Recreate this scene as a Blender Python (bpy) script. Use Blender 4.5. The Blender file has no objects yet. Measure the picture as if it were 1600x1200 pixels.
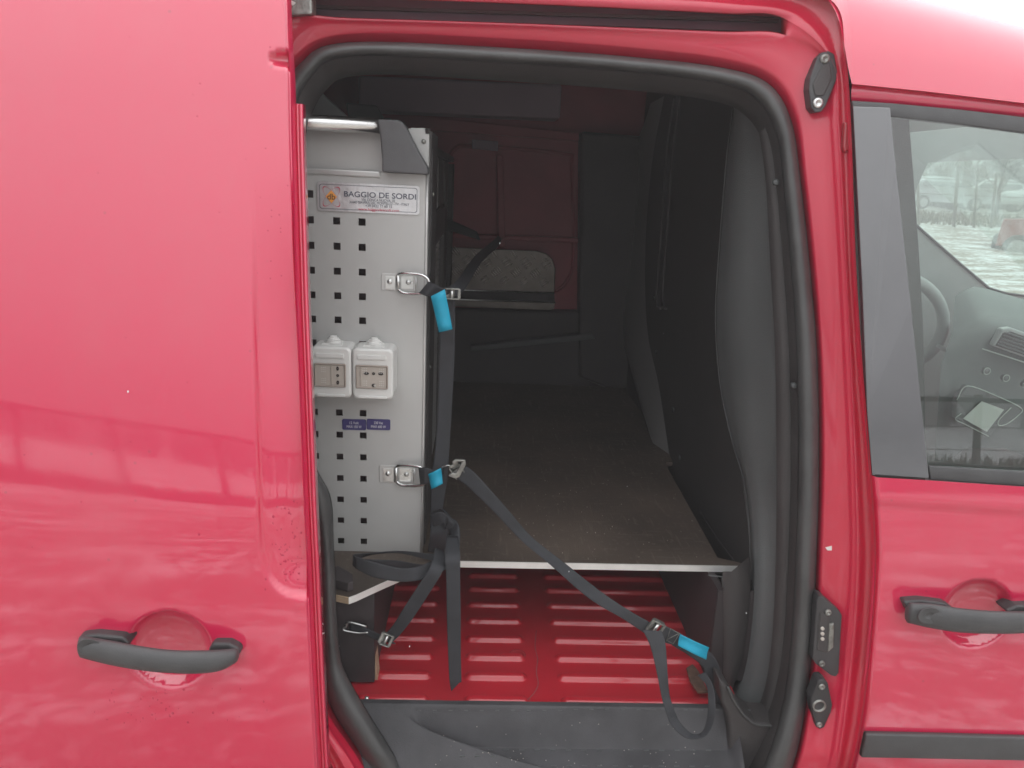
import bpy, bmesh, math, random
import numpy as np
from mathutils import Vector, Matrix, noise
random.seed(4)
R = math.radians
sc = bpy.context.scene
COL = sc.collection

# ------------------------------------------------------------------ camera
F = 1200.0                                   # focal length in photo pixels (1600 wide)
CAM = Vector((0.0, -1.0, 1.41))
dY = Vector((-46.5, 328.0, -1200.0)).normalized()       # world +Y (into the van) seen from the camera
dX = Vector((25000.0, -850.0, -1200.0))
dX = (dX - dX.dot(dY) * dY).normalized()
dZ = dX.cross(dY).normalized()
Rcw = Matrix((dX, dY, dZ))                   # rows: world axes in camera axes -> maps cam vector to world
cam_d = bpy.data.cameras.new('camera')
cam = bpy.data.objects.new('camera', cam_d)
cam.matrix_world = Matrix.Translation(CAM) @ Rcw.to_4x4()
cam_d.sensor_width = 36.0
cam_d.lens = 36.0 * F / 1600.0
cam_d.clip_start = 0.02
cam_d.clip_end = 2000
COL.objects.link(cam)
sc.camera = cam

# ------------------------------------------------------------------ sky, sun, exposure
SUN_EL, SUN_AZ = R(52), R(25)
w = bpy.data.worlds.new('World'); sc.world = w; w.use_nodes = True
nt = w.node_tree; nt.nodes.clear()
out = nt.nodes.new('ShaderNodeOutputWorld'); bg = nt.nodes.new('ShaderNodeBackground')
sky = nt.nodes.new('ShaderNodeTexSky'); sky.sky_type = 'NISHITA'; sky.sun_disc = False
sky.sun_elevation = SUN_EL; sky.sun_rotation = SUN_AZ; sky.dust_density = 4.0; sky.air_density = 1.0
hs = nt.nodes.new('ShaderNodeHueSaturation'); hs.inputs['Saturation'].default_value = 0.25
mx = nt.nodes.new('ShaderNodeMixRGB'); mx.inputs[0].default_value = 0.86
# overcast cloud: brighter overhead than near the horizon
wtc = nt.nodes.new('ShaderNodeTexCoord'); wsp_ = nt.nodes.new('ShaderNodeSeparateXYZ'); nt.links.new(wtc.outputs['Generated'], wsp_.inputs[0])
wm = nt.nodes.new('ShaderNodeMapRange'); wm.inputs[1].default_value = 0; wm.inputs[2].default_value = 1; wm.inputs[3].default_value = 8.6; wm.inputs[4].default_value = 17.0
nt.links.new(wsp_.outputs[2], wm.inputs[0])
wc = nt.nodes.new('ShaderNodeVectorMath'); wc.operation = 'SCALE'; wc.inputs[0].default_value = (.975, .99, 1.0); nt.links.new(wm.outputs[0], wc.inputs['Scale'])
nt.links.new(wc.outputs[0], mx.inputs[2])
nt.links.new(sky.outputs[0], hs.inputs['Color']); nt.links.new(hs.outputs[0], mx.inputs[1])
nt.links.new(mx.outputs[0], bg.inputs[0]); bg.inputs[1].default_value = 0.11
nt.links.new(bg.outputs[0], out.inputs[0])
sd = bpy.data.lights.new('sun', 'SUN'); sd.energy = 0.5; sd.angle = R(20); sd.color = (1, .97, .93)
sun = bpy.data.objects.new('sun', sd); COL.objects.link(sun)
sdir = Vector((math.sin(SUN_AZ) * math.cos(SUN_EL), math.cos(SUN_AZ) * math.cos(SUN_EL), math.sin(SUN_EL)))
sun.rotation_euler = (-sdir).to_track_quat('-Z', 'Y').to_euler()
sc.view_settings.view_transform = 'Standard'; sc.view_settings.look = 'None'
sc.view_settings.exposure = 0.62; sc.view_settings.gamma = 1
sc.cycles.max_bounces = 9; sc.cycles.diffuse_bounces = 5; sc.cycles.glossy_bounces = 4
sc.cycles.transmission_bounces = 6; sc.cycles.transparent_max_bounces = 10
sc.cycles.caustics_reflective = False; sc.cycles.caustics_refractive = False
sc.cycles.use_denoising = True
sc.cycles.filter_width = 1.6

# ------------------------------------------------------------------ geometry helpers
def ray(px, py):
    return (Rcw @ Vector((px - 800.0, 600.0 - py, -F)))
def P(px, py, Y):                 # where the line of sight of a photo pixel meets the plane y = Y
    d = ray(px, py); return CAM + d * ((Y - CAM.y) / d.y)
def PX(px, py, X):
    d = ray(px, py); return CAM + d * ((X - CAM.x) / d.x)
def PZ(px, py, Z):
    d = ray(px, py); return CAM + d * ((Z - CAM.z) / d.z)
_zk = [-1, 0, .3, .5, .7, .85, 1.0, 1.1, 1.3, 1.5, 1.6, 1.66, 1.71, 1.75, 1.78, 3]
_tk = [-8, -6, -3, -1, 2.5, 5.5, 8, 9, 10, 12.5, 17, 27, 42, 60, 76, 76]
_zs = np.linspace(-1, 1.78, 2400)
_ys = np.concatenate([[0], np.cumsum(np.tan(np.radians(np.interp(_zs[:-1], _zk, _tk))) * (_zs[1] - _zs[0]))])
_ys -= np.interp(.6, _zs, _ys)
def skin(z): return float(np.interp(z, _zs, _ys))
def on(px, py, off=0.0):          # meets the van's outer skin moved inward by off
    Y = 0.0
    for _ in range(25):
        p = P(px, py, Y); Y = .5 * Y + .5 * (skin(p.z) + off)
    return P(px, py, Y)

def mesh(name, verts, faces, m=None, parent=None, smooth=False, **kw):
    me = bpy.data.meshes.new(name)
    me.from_pydata([tuple(v) for v in verts], [], faces); me.update()
    return link(name, me, m, parent, smooth, **kw)
def link(name, me, m=None, parent=None, smooth=False, kind=None, label=None, cat=None, group=None, bevel=0, solid=0, sub=0, seg=2, soff=-1):
    if m:
        for q in (m if isinstance(m, list) else [m]): me.materials.append(q)
    if smooth: me.shade_smooth()
    o = bpy.data.objects.new(name, me); COL.objects.link(o)
    if parent: o.parent = parent
    if kind: o['kind'] = kind
    if label: o['label'] = label
    if cat: o['category'] = cat
    if group: o['group'] = group
    if sub:
        md = o.modifiers.new('s', 'SUBSURF'); md.levels = md.render_levels = sub
    if solid:
        md = o.modifiers.new('t', 'SOLIDIFY'); md.thickness = solid; md.offset = soff
    if bevel:
        md = o.modifiers.new('b', 'BEVEL'); md.width = bevel; md.segments = seg; md.limit_method = 'ANGLE'; md.angle_limit = R(35)
    return o
def thing(name, label, cat, group=None, loc=(0, 0, 0), rz=0):
    o = bpy.data.objects.new(name, None); COL.objects.link(o)
    o.location = loc; o.rotation_euler = (0, 0, rz); o.empty_display_size = .05
    o['label'] = label; o['category'] = cat
    if group: o['group'] = group
    return o
def cr(pts, n):                   # Catmull-Rom through points of any dimension, n samples per span
    A = np.array([tuple(p) for p in pts], float); o = []
    B = np.vstack([2 * A[0] - A[1], A, 2 * A[-1] - A[-2]])
    for i in range(len(A) - 1):
        p0, p1, p2, p3 = B[i:i + 4]
        for k in range(n):
            t = k / n
            o.append(.5 * ((2 * p1) + (-p0 + p2) * t + (2 * p0 - 5 * p1 + 4 * p2 - p3) * t * t + (-p0 + 3 * p1 - 3 * p2 + p3) * t ** 3))
    o.append(A[-1]); return o
def loft(name, rings, m=None, parent=None, smooth=True, closed=False, flip=False, caps=False, **kw):
    n = len(rings[0]); V = [v for r in rings for v in r]; Fc = []
    for a in range(len(rings) - 1):
        for b in range(n if closed else n - 1):
            q = [a * n + b, a * n + (b + 1) % n, (a + 1) * n + (b + 1) % n, (a + 1) * n + b]
            Fc.append(q[::-1] if flip else q)
    if caps:
        Fc.append(list(range(n))[::-1] if not flip else list(range(n)))
        L = (len(rings) - 1) * n; Fc.append(list(range(L, L + n)) if not flip else list(range(L, L + n))[::-1])
    return mesh(name, V, Fc, m, parent, smooth, **kw)
def tube(name, pts, r, m=None, parent=None, seg=10, closed=False, **kw):
    pts = [Vector(p) for p in pts]; rings = []; N = len(pts); up = None
    for i, p in enumerate(pts):
        if closed: t = pts[(i + 1) % N] - pts[i - 1]
        else: t = pts[min(i + 1, N - 1)] - pts[max(i - 1, 0)]
        t.normalize()
        if up is None:
            up = t.orthogonal().normalized()
        up = (up - t * up.dot(t)).normalized(); s = t.cross(up)
        rr = r[i] if isinstance(r, (list, tuple)) else r
        rings.append([p + (up * math.cos(a) + s * math.sin(a)) * rr for a in [2 * math.pi * k / seg for k in range(seg)]])
    if closed: rings.append(rings[0])
    return loft(name, rings, m, parent, True, closed=True, caps=not closed, **kw)
class MB:
    def __init__(s): s.v = []; s.f = []
    def add(s, V, Fc):
        b = len(s.v); s.v += [tuple(v) for v in V]; s.f += [[b + i for i in q] for q in Fc]; return s
    def box(s, c, d, M=None):
        c = Vector(c); x, y, z = [q / 2 for q in d]
        V = [Vector((a, b, e)) for e in (-z, z) for b in (-y, y) for a in (-x, x)]
        if M: V = [M @ v for v in V]
        return s.add([c + v for v in V], [(0, 2, 3, 1), (4, 5, 7, 6), (0, 1, 5, 4), (2, 6, 7, 3), (0, 4, 6, 2), (1, 3, 7, 5)])
    def prism(s, poly, d):        # polygon (facing the camera side) extruded along vector d
        n = len(poly); d = Vector(d); V = [Vector(p) for p in poly] + [Vector(p) + d for p in poly]
        return s.add(V, [list(range(n))[::-1], list(range(n, 2 * n))] + [[i, (i + 1) % n, n + (i + 1) % n, n + i] for i in range(n)])
    def build(s, name, m=None, parent=None, smooth=False, **kw):
        o = mesh(name, s.v, s.f, m, parent, smooth, **kw)
        bm = bmesh.new(); bm.from_mesh(o.data); bmesh.ops.recalc_face_normals(bm, faces=bm.faces); bm.to_mesh(o.data); bm.free()
        return o
def box(name, a, b, m, parent=None, **kw):
    c = [(a[i] + b[i]) / 2 for i in range(3)]; d = [abs(b[i] - a[i]) for i in range(3)]
    return MB().box(c, d).build(name, m, parent, **kw)
def disc(c, r, n=20, ax='y', ry=None):
    c = Vector(c); o = []
    for k in range(n):
        a = 2 * math.pi * k / n; u, v = math.cos(a) * r, math.sin(a) * (ry or r)
        o.append(c + {'y': Vector((u, 0, v)), 'z': Vector((u, v, 0)), 'x': Vector((0, u, v))}[ax])
    return o
def rrect(x0, x1, z0, z1, r, Y, n=5):
    o = []
    for cx, cz, a0 in ((x1 - r, z1 - r, 0), (x0 + r, z1 - r, 90), (x0 + r, z0 + r, 180), (x1 - r, z0 + r, 270)):
        for k in range(n + 1):
            a = R(a0 + 90 * k / n); o.append(Vector((cx + r * math.cos(a), Y, cz + r * math.sin(a))))
    return o

# ------------------------------------------------------------------ materials
def mat(name, col, rough=.5, metal=0, coat=0, cior=1.5, crough=.03, var=0, vscale=8, bump=0, bscale=200, spec=.5, col2=None, anis=None):
    m = bpy.data.materials.new(name); m.use_nodes = True; n = m.node_tree; b = n.nodes['Principled BSDF']
    b.inputs['Base Color'].default_value = (*col, 1); b.inputs['Roughness'].default_value = rough
    b.inputs['Metallic'].default_value = metal; b.inputs['Coat Weight'].default_value = coat
    b.inputs['Coat IOR'].default_value = cior; b.inputs['Coat Roughness'].default_value = crough
    b.inputs['Specular IOR Level'].default_value = spec
    tc = n.nodes.new('ShaderNodeTexCoord')
    if var:
        t = n.nodes.new('ShaderNodeTexNoise'); t.inputs['Scale'].default_value = vscale; t.inputs['Detail'].default_value = 6
        mp = n.nodes.new('ShaderNodeMapping')
        if anis: mp.inputs['Scale'].default_value = anis
        n.links.new(tc.outputs['Object'], mp.inputs[0]); n.links.new(mp.outputs[0], t.inputs[0])
        rp = n.nodes.new('ShaderNodeMapRange'); rp.inputs[1].default_value = .35; rp.inputs[2].default_value = .65
        n.links.new(t.outputs[0], rp.inputs[0])
        mi = n.nodes.new('ShaderNodeMixRGB'); c2 = col2 or tuple(c * (1 + var) for c in col)
        mi.inputs[1].default_value = (*[c * (1 - var) for c in col], 1) if not col2 else (*col, 1)
        mi.inputs[2].default_value = (*c2, 1)
        n.links.new(rp.outputs[0], mi.inputs[0]); n.links.new(mi.outputs[0], b.inputs['Base Color'])
        rr = n.nodes.new('ShaderNodeMapRange'); rr.inputs[3].default_value = rough * .85; rr.inputs[4].default_value = min(1, rough * 1.2)
        n.links.new(t.outputs[0], rr.inputs[0]); n.links.new(rr.outputs[0], b.inputs['Roughness'])
    if bump:
        t = n.nodes.new('ShaderNodeTexNoise'); t.inputs['Scale'].default_value = bscale; t.inputs['Detail'].default_value = 3
        n.links.new(tc.outputs['Object'], t.inputs[0])
        bp = n.nodes.new('ShaderNodeBump'); bp.inputs['Strength'].default_value = bump; bp.inputs['Distance'].default_value = .002
        n.links.new(t.outputs[0], bp.inputs['Height']); n.links.new(bp.outputs[0], b.inputs['Normal'])
    return m
def paint(name, col, dirt=.5):
    m = mat(name, col, .38, 0, 1.0, 1.88, .028)
    n = m.node_tree; b = n.nodes['Principled BSDF']; tc = n.nodes['Texture Coordinate']
    # dried road film: streaks and specks, in the surface itself
    mp = n.nodes.new('ShaderNodeMapping'); mp.inputs['Scale'].default_value = (1, 1, .45)
    n.links.new(tc.outputs['Object'], mp.inputs[0])
    t = n.nodes.new('ShaderNodeTexNoise'); t.inputs['Scale'].default_value = 9 ; t.inputs['Detail'].default_value = 9; t.inputs['Roughness'].default_value = .65
    n.links.new(mp.outputs[0], t.inputs[0])
    r = n.nodes.new('ShaderNodeMapRange'); r.inputs[1].default_value = .45; r.inputs[2].default_value = .8; r.inputs[4].default_value = .13 * dirt
    n.links.new(t.outputs[0], r.inputs[0])
    v = n.nodes.new('ShaderNodeTexVoronoi'); v.inputs['Scale'].default_value = 55; n.links.new(tc.outputs['Object'], v.inputs['Vector'])
    lt = n.nodes.new('ShaderNodeMapRange'); lt.inputs[1].default_value = .13; lt.inputs[2].default_value = .09; lt.inputs[3].default_value = 0; lt.inputs[4].default_value = 1
    n.links.new(v.outputs['Distance'], lt.inputs[0])
    vc = n.nodes.new('ShaderNodeSeparateColor'); n.links.new(v.outputs['Color'], vc.inputs[0])
    gt = n.nodes.new('ShaderNodeMath'); gt.operation = 'GREATER_THAN'; gt.inputs[1].default_value = .955; n.links.new(vc.outputs[0], gt.inputs[0])
    ml = n.nodes.new('ShaderNodeMath'); ml.operation = 'MULTIPLY'; n.links.new(lt.outputs[0], ml.inputs[0]); n.links.new(gt.outputs[0], ml.inputs[1])
    ms = n.nodes.new('ShaderNodeMath'); ms.operation = 'MULTIPLY'; ms.inputs[1].default_value = .5 * dirt; n.links.new(ml.outputs[0], ms.inputs[0])
    a = n.nodes.new('ShaderNodeMixRGB'); a.inputs[1].default_value = (*col, 1); a.inputs[2].default_value = (.34, .27, .23, 1)
    n.links.new(r.outputs[0], a.inputs[0])
    c = n.nodes.new('ShaderNodeMixRGB'); c.inputs[2].default_value = (.12, .03, .03, 1)
    n.links.new(ms.outputs[0], c.inputs[0]); n.links.new(a.outputs[0], c.inputs[1]); n.links.new(c.outputs[0], b.inputs['Base Color'])
    cr_ = n.nodes.new('ShaderNodeMapRange'); cr_.inputs[1].default_value = .4; cr_.inputs[2].default_value = .75
    cr_.inputs[3].default_value = .03; cr_.inputs[4].default_value = .09
    n.links.new(t.outputs[0], cr_.inputs[0]); n.links.new(cr_.outputs[0], b.inputs['Coat Roughness'])
    # gentle waviness of pressed sheet metal in the clear coat
    t2 = n.nodes.new('ShaderNodeTexNoise'); t2.inputs['Scale'].default_value = 4.5; t2.inputs['Detail'].default_value = 2; n.links.new(tc.outputs['Object'], t2.inputs[0])
    bp = n.nodes.new('ShaderNodeBump'); bp.inputs['Strength'].default_value = .05; bp.inputs['Distance'].default_value = .01
    n.links.new(t2.outputs[0], bp.inputs['Height']); n.links.new(bp.outputs[0], b.inputs['Coat Normal'])
    if name != 'red_paint':
        b.inputs['Coat IOR'].default_value = 1.5; bp.inputs['Strength'].default_value = .03
    return m
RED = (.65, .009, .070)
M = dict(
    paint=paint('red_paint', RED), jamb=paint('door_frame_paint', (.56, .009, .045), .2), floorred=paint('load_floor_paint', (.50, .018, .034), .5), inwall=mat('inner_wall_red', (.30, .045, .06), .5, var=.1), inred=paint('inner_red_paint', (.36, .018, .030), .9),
    seal=mat('rubber_seal', (.062, .062, .062), .42, var=.18, vscale=14, bump=.15, bscale=400),
    trim=mat('dark_plastic', (.052, .047, .047), .48, var=.12, vscale=7, bump=.5, bscale=900),
    trimlite=mat('grey_plastic', (.098, .104, .106), .5, var=.08, vscale=6, bump=.5, bscale=900),
    step=mat('step_plastic', (.056, .055, .060), .55, var=.2, vscale=18, bump=.5, bscale=700),
    black=mat('black_plastic', (.045, .043, .045), .42, var=.2, vscale=20),
    handle=mat('handle_plastic', (.07, .07, .072), .42, var=.1, vscale=30, bump=.2, bscale=700),
    pillar=mat('pillar_film', (.07, .072, .08), .30, coat=.9, cior=2.1, crough=.16, var=.1, vscale=9),
    silver=mat('silver_powder_coat', (.52, .52, .51), .42, .15, var=.03, vscale=5, bump=.12, bscale=1200),
    silver2=mat('silver_edge', (.60, .60, .59), .32, .4),
    alu=mat('aluminium', (.80, .80, .79), .22, 1, var=.06, vscale=6, anis=(1, 30, 30)),
    aluedge=mat('aluminium_edging', (.86, .86, .83), .42, .35, var=.05, vscale=30),
    zinc=mat('zinc_steel', (.70, .71, .70), .28, 1, var=.12, vscale=60),
    dull=mat('dull_zinc', (.30, .30, .28), .45, .8, var=.3, vscale=70, bump=.3, bscale=300),
    checker=mat('checker_plate', (.15, .135, .12), .42, .85, var=.15, vscale=25),
    treads=mat('tread_glint', (.50, .47, .43), .35, .6),
    strap=mat('black_webbing', (.036, .038, .044), .62, var=.15, vscale=40, bump=.6, bscale=1600),
    tag=mat('cyan_tag', (.008, .33, .50), .5, var=.05, vscale=60),
    tagedge=mat('tag_edge', (.25, .65, .80), .5),
    ink=mat('dark_ink', (.05, .06, .10), .5), inkred=mat('red_ink', (.62, .03, .09), .5),
    orange=mat('orange_ink', (.95, .42, .08), .5), brown=mat('brown_ink', (.13, .05, .02), .5),
    white=mat('white_plastic', (.72, .72, .70), .32, coat=.3, var=.03, vscale=20),
    beige=mat('beige_socket', (.50, .45, .40), .4), beige2=mat('beige_frame', (.34, .29, .25), .4),
    foil=mat('silver_foil', (.74, .74, .75), .3, .55, var=.05, vscale=50, bump=.5, bscale=90),
    violet=mat('violet_label', (.055, .045, .17), .4), whiteink=mat('white_ink', (.80, .80, .82), .5),
    wood=mat('ply_face_dark', (.092, .070, .056), .5, var=.3, vscale=5, bump=.5, bscale=500),
    plyedge=mat('ply_edge', (.45, .33, .22), .7, var=.3, vscale=60, anis=(1, 1, 40)),
    panelw=mat('black_ply', (.045, .036, .038), .55, var=.2, vscale=9),
    lining=mat('roof_lining', (.30, .23, .27), .7, var=.1, vscale=3),
    inner=mat('inner_sheet_brown', (.16, .10, .105), .6),
    hole=mat('void_dark', (.02, .015, .015), .9),
    cab=mat('cab_plastic', (.14, .15, .15), .5, var=.06, vscale=9), cablite=mat('cab_light_plastic', (.42, .44, .44), .45, var=.05, vscale=9),
    seat=mat('cab_dark', (.05, .052, .055), .6),
    paper=mat('paper', (.62, .66, .62), .6),
    rust=mat('rusty_steel', (.13, .075, .055), .7, var=.4, vscale=60),
    drop=mat('water_drop', (.50, .02, .07), .08, coat=1, cior=1.33),
    dust=mat('pale_crumbs', (.55, .50, .45), .8),
    carsilver=mat('silver_car_paint', (.42, .44, .46), .3, .2, coat=.6), carred=mat('red_car_paint', (.45, .04, .05), .35, coat=.7),
    carwhite=mat('white_car_paint', (.66, .69, .70), .35, coat=.6),
    tyre=mat('tyre_rubber', (.03, .03, .032), .8), cglass=mat('car_glass', (.05, .06, .065), .12, coat=1, cior=1.6),
    rim=mat('wheel_rim', (.5, .5, .5), .4, .6),
    bark=mat('bark', (.10, .085, .075), .9, var=.3, vscale=20), twig=mat('twigs', (.16, .14, .13), .9),
    rail=mat('dark_rail', (.05, .042, .035), .9, var=.3, vscale=12),
    post=mat('fence_post', (.14, .12, .10), .9, var=.3, vscale=10), grassdry=mat('dry_grass', (.17, .14, .09), .95, var=.4, vscale=3),
    snow=mat('snow', (.86, .87, .9), .7),
)
# worn phenolic ply: scratches and pale crumbs
def worn(m, s1=38, thr=.64, c=(.20, .17, .14)):
    n = m.node_tree; b = n.nodes['Principled BSDF']; tc = n.nodes['Texture Coordinate']
    src = b.inputs['Base Color'].links[0].from_socket
    for sc_, rot in (((170, 14, 5), .35), ((16, 150, 5), -.2), ((110, 90, 90), 0)):
        mp = n.nodes.new('ShaderNodeMapping'); mp.inputs['Scale'].default_value = sc_; mp.inputs['Rotation'].default_value = (0, 0, rot)
        n.links.new(tc.outputs['Object'], mp.inputs[0])
        t = n.nodes.new('ShaderNodeTexNoise'); t.inputs['Scale'].default_value = 1.0; t.inputs['Detail'].default_value = 4; n.links.new(mp.outputs[0], t.inputs[0])
        g = n.nodes.new('ShaderNodeMapRange'); g.inputs[1].default_value = thr - .04; g.inputs[2].default_value = thr + .06; g.inputs[4].default_value = .38
        n.links.new(t.outputs[0], g.inputs[0])
        x = n.nodes.new('ShaderNodeMixRGB'); x.inputs[2].default_value = (*c, 1)
        n.links.new(g.outputs[0], x.inputs[0]); n.links.new(src, x.inputs[1]); src = x.outputs[0]
    n.links.new(src, b.inputs['Base Color'])
worn(M['wood'])
# glass: a pane that mirrors the sky and lets the rest through, slightly green
def glass(name, tint, ior):
    m = bpy.data.materials.new(name); m.use_nodes = True; n = m.node_tree; n.nodes.clear()
    o = n.nodes.new('ShaderNodeOutputMaterial'); t = n.nodes.new('ShaderNodeBsdfTransparent'); t.inputs[0].default_value = (*tint, 1)
    g = n.nodes.new('ShaderNodeBsdfGlossy'); g.inputs['Roughness'].default_value = .015
    lw_ = n.nodes.new('ShaderNodeLayerWeight'); lw_.inputs[0].default_value = .5
    pw = n.nodes.new('ShaderNodeMath'); pw.operation = 'POWER'; pw.inputs[1].default_value = 5; n.links.new(lw_.outputs['Facing'], pw.inputs[0])
    fr = n.nodes.new('ShaderNodeMapRange'); fr.inputs[3].default_value = ior; fr.inputs[4].default_value = 1; n.links.new(pw.outputs[0], fr.inputs[0])
    x = n.nodes.new('ShaderNodeMixShader'); n.links.new(fr.outputs[0], x.inputs[0]); n.links.new(t.outputs[0], x.inputs[1]); n.links.new(g.outputs[0], x.inputs[2])
    n.links.new(x.outputs[0], o.inputs[0]); return m
M['glass'] = glass('side_glass', (.80, .95, .89), .155)
M['farglass'] = glass('far_glass', (.90, .96, .93), .05)

def text(s, size, origin, m, parent, wide=1.0, name='lettering', align='LEFT', bold=0.0, space=1.0):
    c = bpy.data.curves.new(name, 'FONT'); c.body = s; c.size = size; c.align_x = align; c.extrude = .00015; c.offset = bold; c.space_character = space
    o = bpy.data.objects.new(name, c); COL.objects.link(o)
    dg = bpy.context.evaluated_depsgraph_get(); me = bpy.data.meshes.new_from_object(o.evaluated_get(dg))
    bpy.data.objects.remove(o)
    me.transform(Matrix.Translation(Vector(origin)) @ Matrix.Rotation(R(90), 4, 'X') @ Matrix.Diagonal((wide, 1, 1, 1)))
    return link(name, me, m, parent)

# ================================================================== GROUND
def gmat():
    m = bpy.data.materials.new('snowy_ground'); m.use_nodes = True; n = m.node_tree; b = n.nodes['Principled BSDF']; b.inputs['Roughness'].default_value = .9
    tc = n.nodes.new('ShaderNodeTexCoord')
    def noi(s, d=6, sc3=(1, 1, 1)):
        mp = n.nodes.new('ShaderNodeMapping'); mp.inputs['Scale'].default_value = sc3; n.links.new(tc.outputs['Object'], mp.inputs[0])
        t = n.nodes.new('ShaderNodeTexNoise'); t.inputs['Scale'].default_value = s; t.inputs['Detail'].default_value = d; t.inputs['Roughness'].default_value = .65
        n.links.new(mp.outputs[0], t.inputs[0]); return t.outputs[0]
    a = noi(11, 9); c = noi(.9, 4, (1, 3.5, 1)); e = noi(26, 5)
    ad = n.nodes.new('ShaderNodeMath'); ad.operation = 'ADD'; n.links.new(a, ad.inputs[0]); n.links.new(c, ad.inputs[1])
    # less snow lies on the trodden yard on the camera's side of the van
    sp = n.nodes.new('ShaderNodeSeparateXYZ'); n.links.new(tc.outputs['Object'], sp.inputs[0])
    gr = n.nodes.new('ShaderNodeMapRange'); gr.inputs[1].default_value = -9; gr.inputs[2].default_value = -6; gr.inputs[3].default_value = .16; gr.inputs[4].default_value = -.075
    n.links.new(sp.outputs[1], gr.inputs[0])
    g2 = n.nodes.new('ShaderNodeMapRange'); g2.inputs[1].default_value = 1.5; g2.inputs[2].default_value = 4; g2.inputs[3].default_value = 0; g2.inputs[4].default_value = .075
    n.links.new(sp.outputs[1], g2.inputs[0])
    a2 = n.nodes.new('ShaderNodeMath'); a2.operation = 'ADD'; n.links.new(ad.outputs[0], a2.inputs[0]); n.links.new(gr.outputs[0], a2.inputs[1])
    a3 = n.nodes.new('ShaderNodeMath'); a3.operation = 'ADD'; n.links.new(a2.outputs[0], a3.inputs[0]); n.links.new(g2.outputs[0], a3.inputs[1])
    r = n.nodes.new('ShaderNodeMapRange'); r.inputs[1].default_value = .90; r.inputs[2].default_value = 1.13; n.links.new(a3.outputs[0], r.inputs[0])
    mud = n.nodes.new('ShaderNodeMixRGB'); mud.inputs[1].default_value = (.18, .14, .10, 1); mud.inputs[2].default_value = (.36, .31, .25, 1); n.links.new(e, mud.inputs[0])
    x = n.nodes.new('ShaderNodeMixRGB'); x.inputs[2].default_value = (.80, .82, .83, 1); n.links.new(r.outputs[0], x.inputs[0]); n.links.new(mud.outputs[0], x.inputs[1])
    n.links.new(x.outputs[0], b.inputs['Base Color'])
    bp = n.nodes.new('ShaderNodeBump'); bp.inputs['Strength'].default_value = .6; bp.inputs['Distance'].default_value = .05; n.links.new(a, bp.inputs['Height']); n.links.new(bp.outputs[0], b.inputs['Normal'])
    return m
def gh(y):
    t = min(1, max(0, (y - 12) / 12)); return .85 * t * t * (3 - 2 * t)
G = []; gx = [-900, -300, -100, -40] + list(np.linspace(-20, 30, 51)) + [45, 100, 300, 900]; gy = [-900, -300, -100, -40] + list(np.linspace(-20, 45, 66)) + [60, 100, 300, 900]
for y in gy:
    for x in gx:
        G.append((x, y, .05 * (noise.noise(Vector((x * .35, y * .35, 2))) if abs(x) < 40 and abs(y) < 50 else 0) - .02 + gh(y)))
mesh('ground', G, [[j * len(gx) + i, j * len(gx) + i + 1, (j + 1) * len(gx) + i + 1, (j + 1) * len(gx) + i] for j in range(len(gy) - 1) for i in range(len(gx) - 1)], gmat(), smooth=True, kind='structure')

# ================================================================== VAN
van = thing('van', 'red panel van with its side door slid open and grey rubber around the doorway', 'van')

# ---- opening rings (control points in photo pixels: left side upward, across the top, down the right side)
R0 = [(560,1290),(520,1200),(480,1120),(460,1000),(452,850),(430,750),(405,690),(395,500),(395,280),(400,110),(440,-40),(545,-70),(800,-60),(1000,-50),(1150,-40),(1296,-2),(1321,85),(1330,200),(1337,400),(1347,560),(1360,720),(1369,870),(1362,1000),(1348,1120),(1332,1200),(1305,1290)]
JC = [(610,1265),(557,1180),(505,1098),(494,1000),(488,850),(462,760),(436,700),(424,500),(424,280),(432,150),(462,88),(545,54),(800,62),(1000,77),(1135,94),(1207,119),(1244,178),(1258,280),(1273,420),(1283,560),(1286,720),(1282,870),(1276,1000),(1264,1110),(1245,1200),(1210,1280)]
L1 = [(620,1265),(565,1180),(513,1095),(502,1000),(496,850),(470,762),(442,705),(430,500),(430,280),(440,160),(470,98),(545,66),(800,75),(1000,90),(1130,106),(1200,130),(1236,187),(1251,282),(1266,420),(1277,560),(1280,720),(1276,870),(1270,1000),(1258,1110),(1238,1200),(1200,1280)]
L3 = [(668,1265),(612,1172),(548,1066),(530,1010),(522,860),(517,778),(488,706),(456,500),(452,280),(455,195),(486,120),(555,88),(800,99),(1000,114),(1122,130),(1180,154),(1212,206),(1224,290),(1236,420),(1245,560),(1247,720),(1243,870),(1236,1000),(1222,1105),(1196,1190),(1155,1270)]
RA = list(R0); RB = list(R0)
for i in range(10):
    RA[i] = tuple(R0[i][k] * .6 + JC[i][k] * .4 for k in (0, 1)); RB[i] = tuple(R0[i][k] * .3 + JC[i][k] * .7 for k in (0, 1))
RA[9:16] = [(418,60),(452,-8),(545,-5),(800,4),(1000,13),(1130,20),(1222,27)]
RB[9:16] = [(424,90),(455,27),(545,30),(800,38),(1000,46),(1130,51),(1222,54)]
RA[16:] = [(1300,95),(1310,200),(1321,400),(1329,560),(1336,720),(1339,870),(1332,1000),(1319,1120),(1305,1200),(1275,1290)]
RB[16:] = [(1290,97),(1299,200),(1311,400),(1319,560),(1326,720),(1329,870),(1321,1000),(1308,1120),(1294,1200),(1264,1290)]
NS = 10
def ring(px, off): 
    s = cr(px, NS); return [on(p[0], p[1], (off(i, p) if callable(off) else off) - .035 * max(0, min(1, (p[1] - 1040) / 140))) for i, p in enumerate(s)]
def lerp2(A, B, t): return [(a[0] * (1 - t) + b[0] * t, a[1] * (1 - t) + b[1] * t) for a, b in zip(A, B)]
def chan(o1, o2, dx=0):
    return lambda i, p: o2 if (p[0] < 1226 and 9.6 * NS < i < 15.1 * NS) else o1
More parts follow.
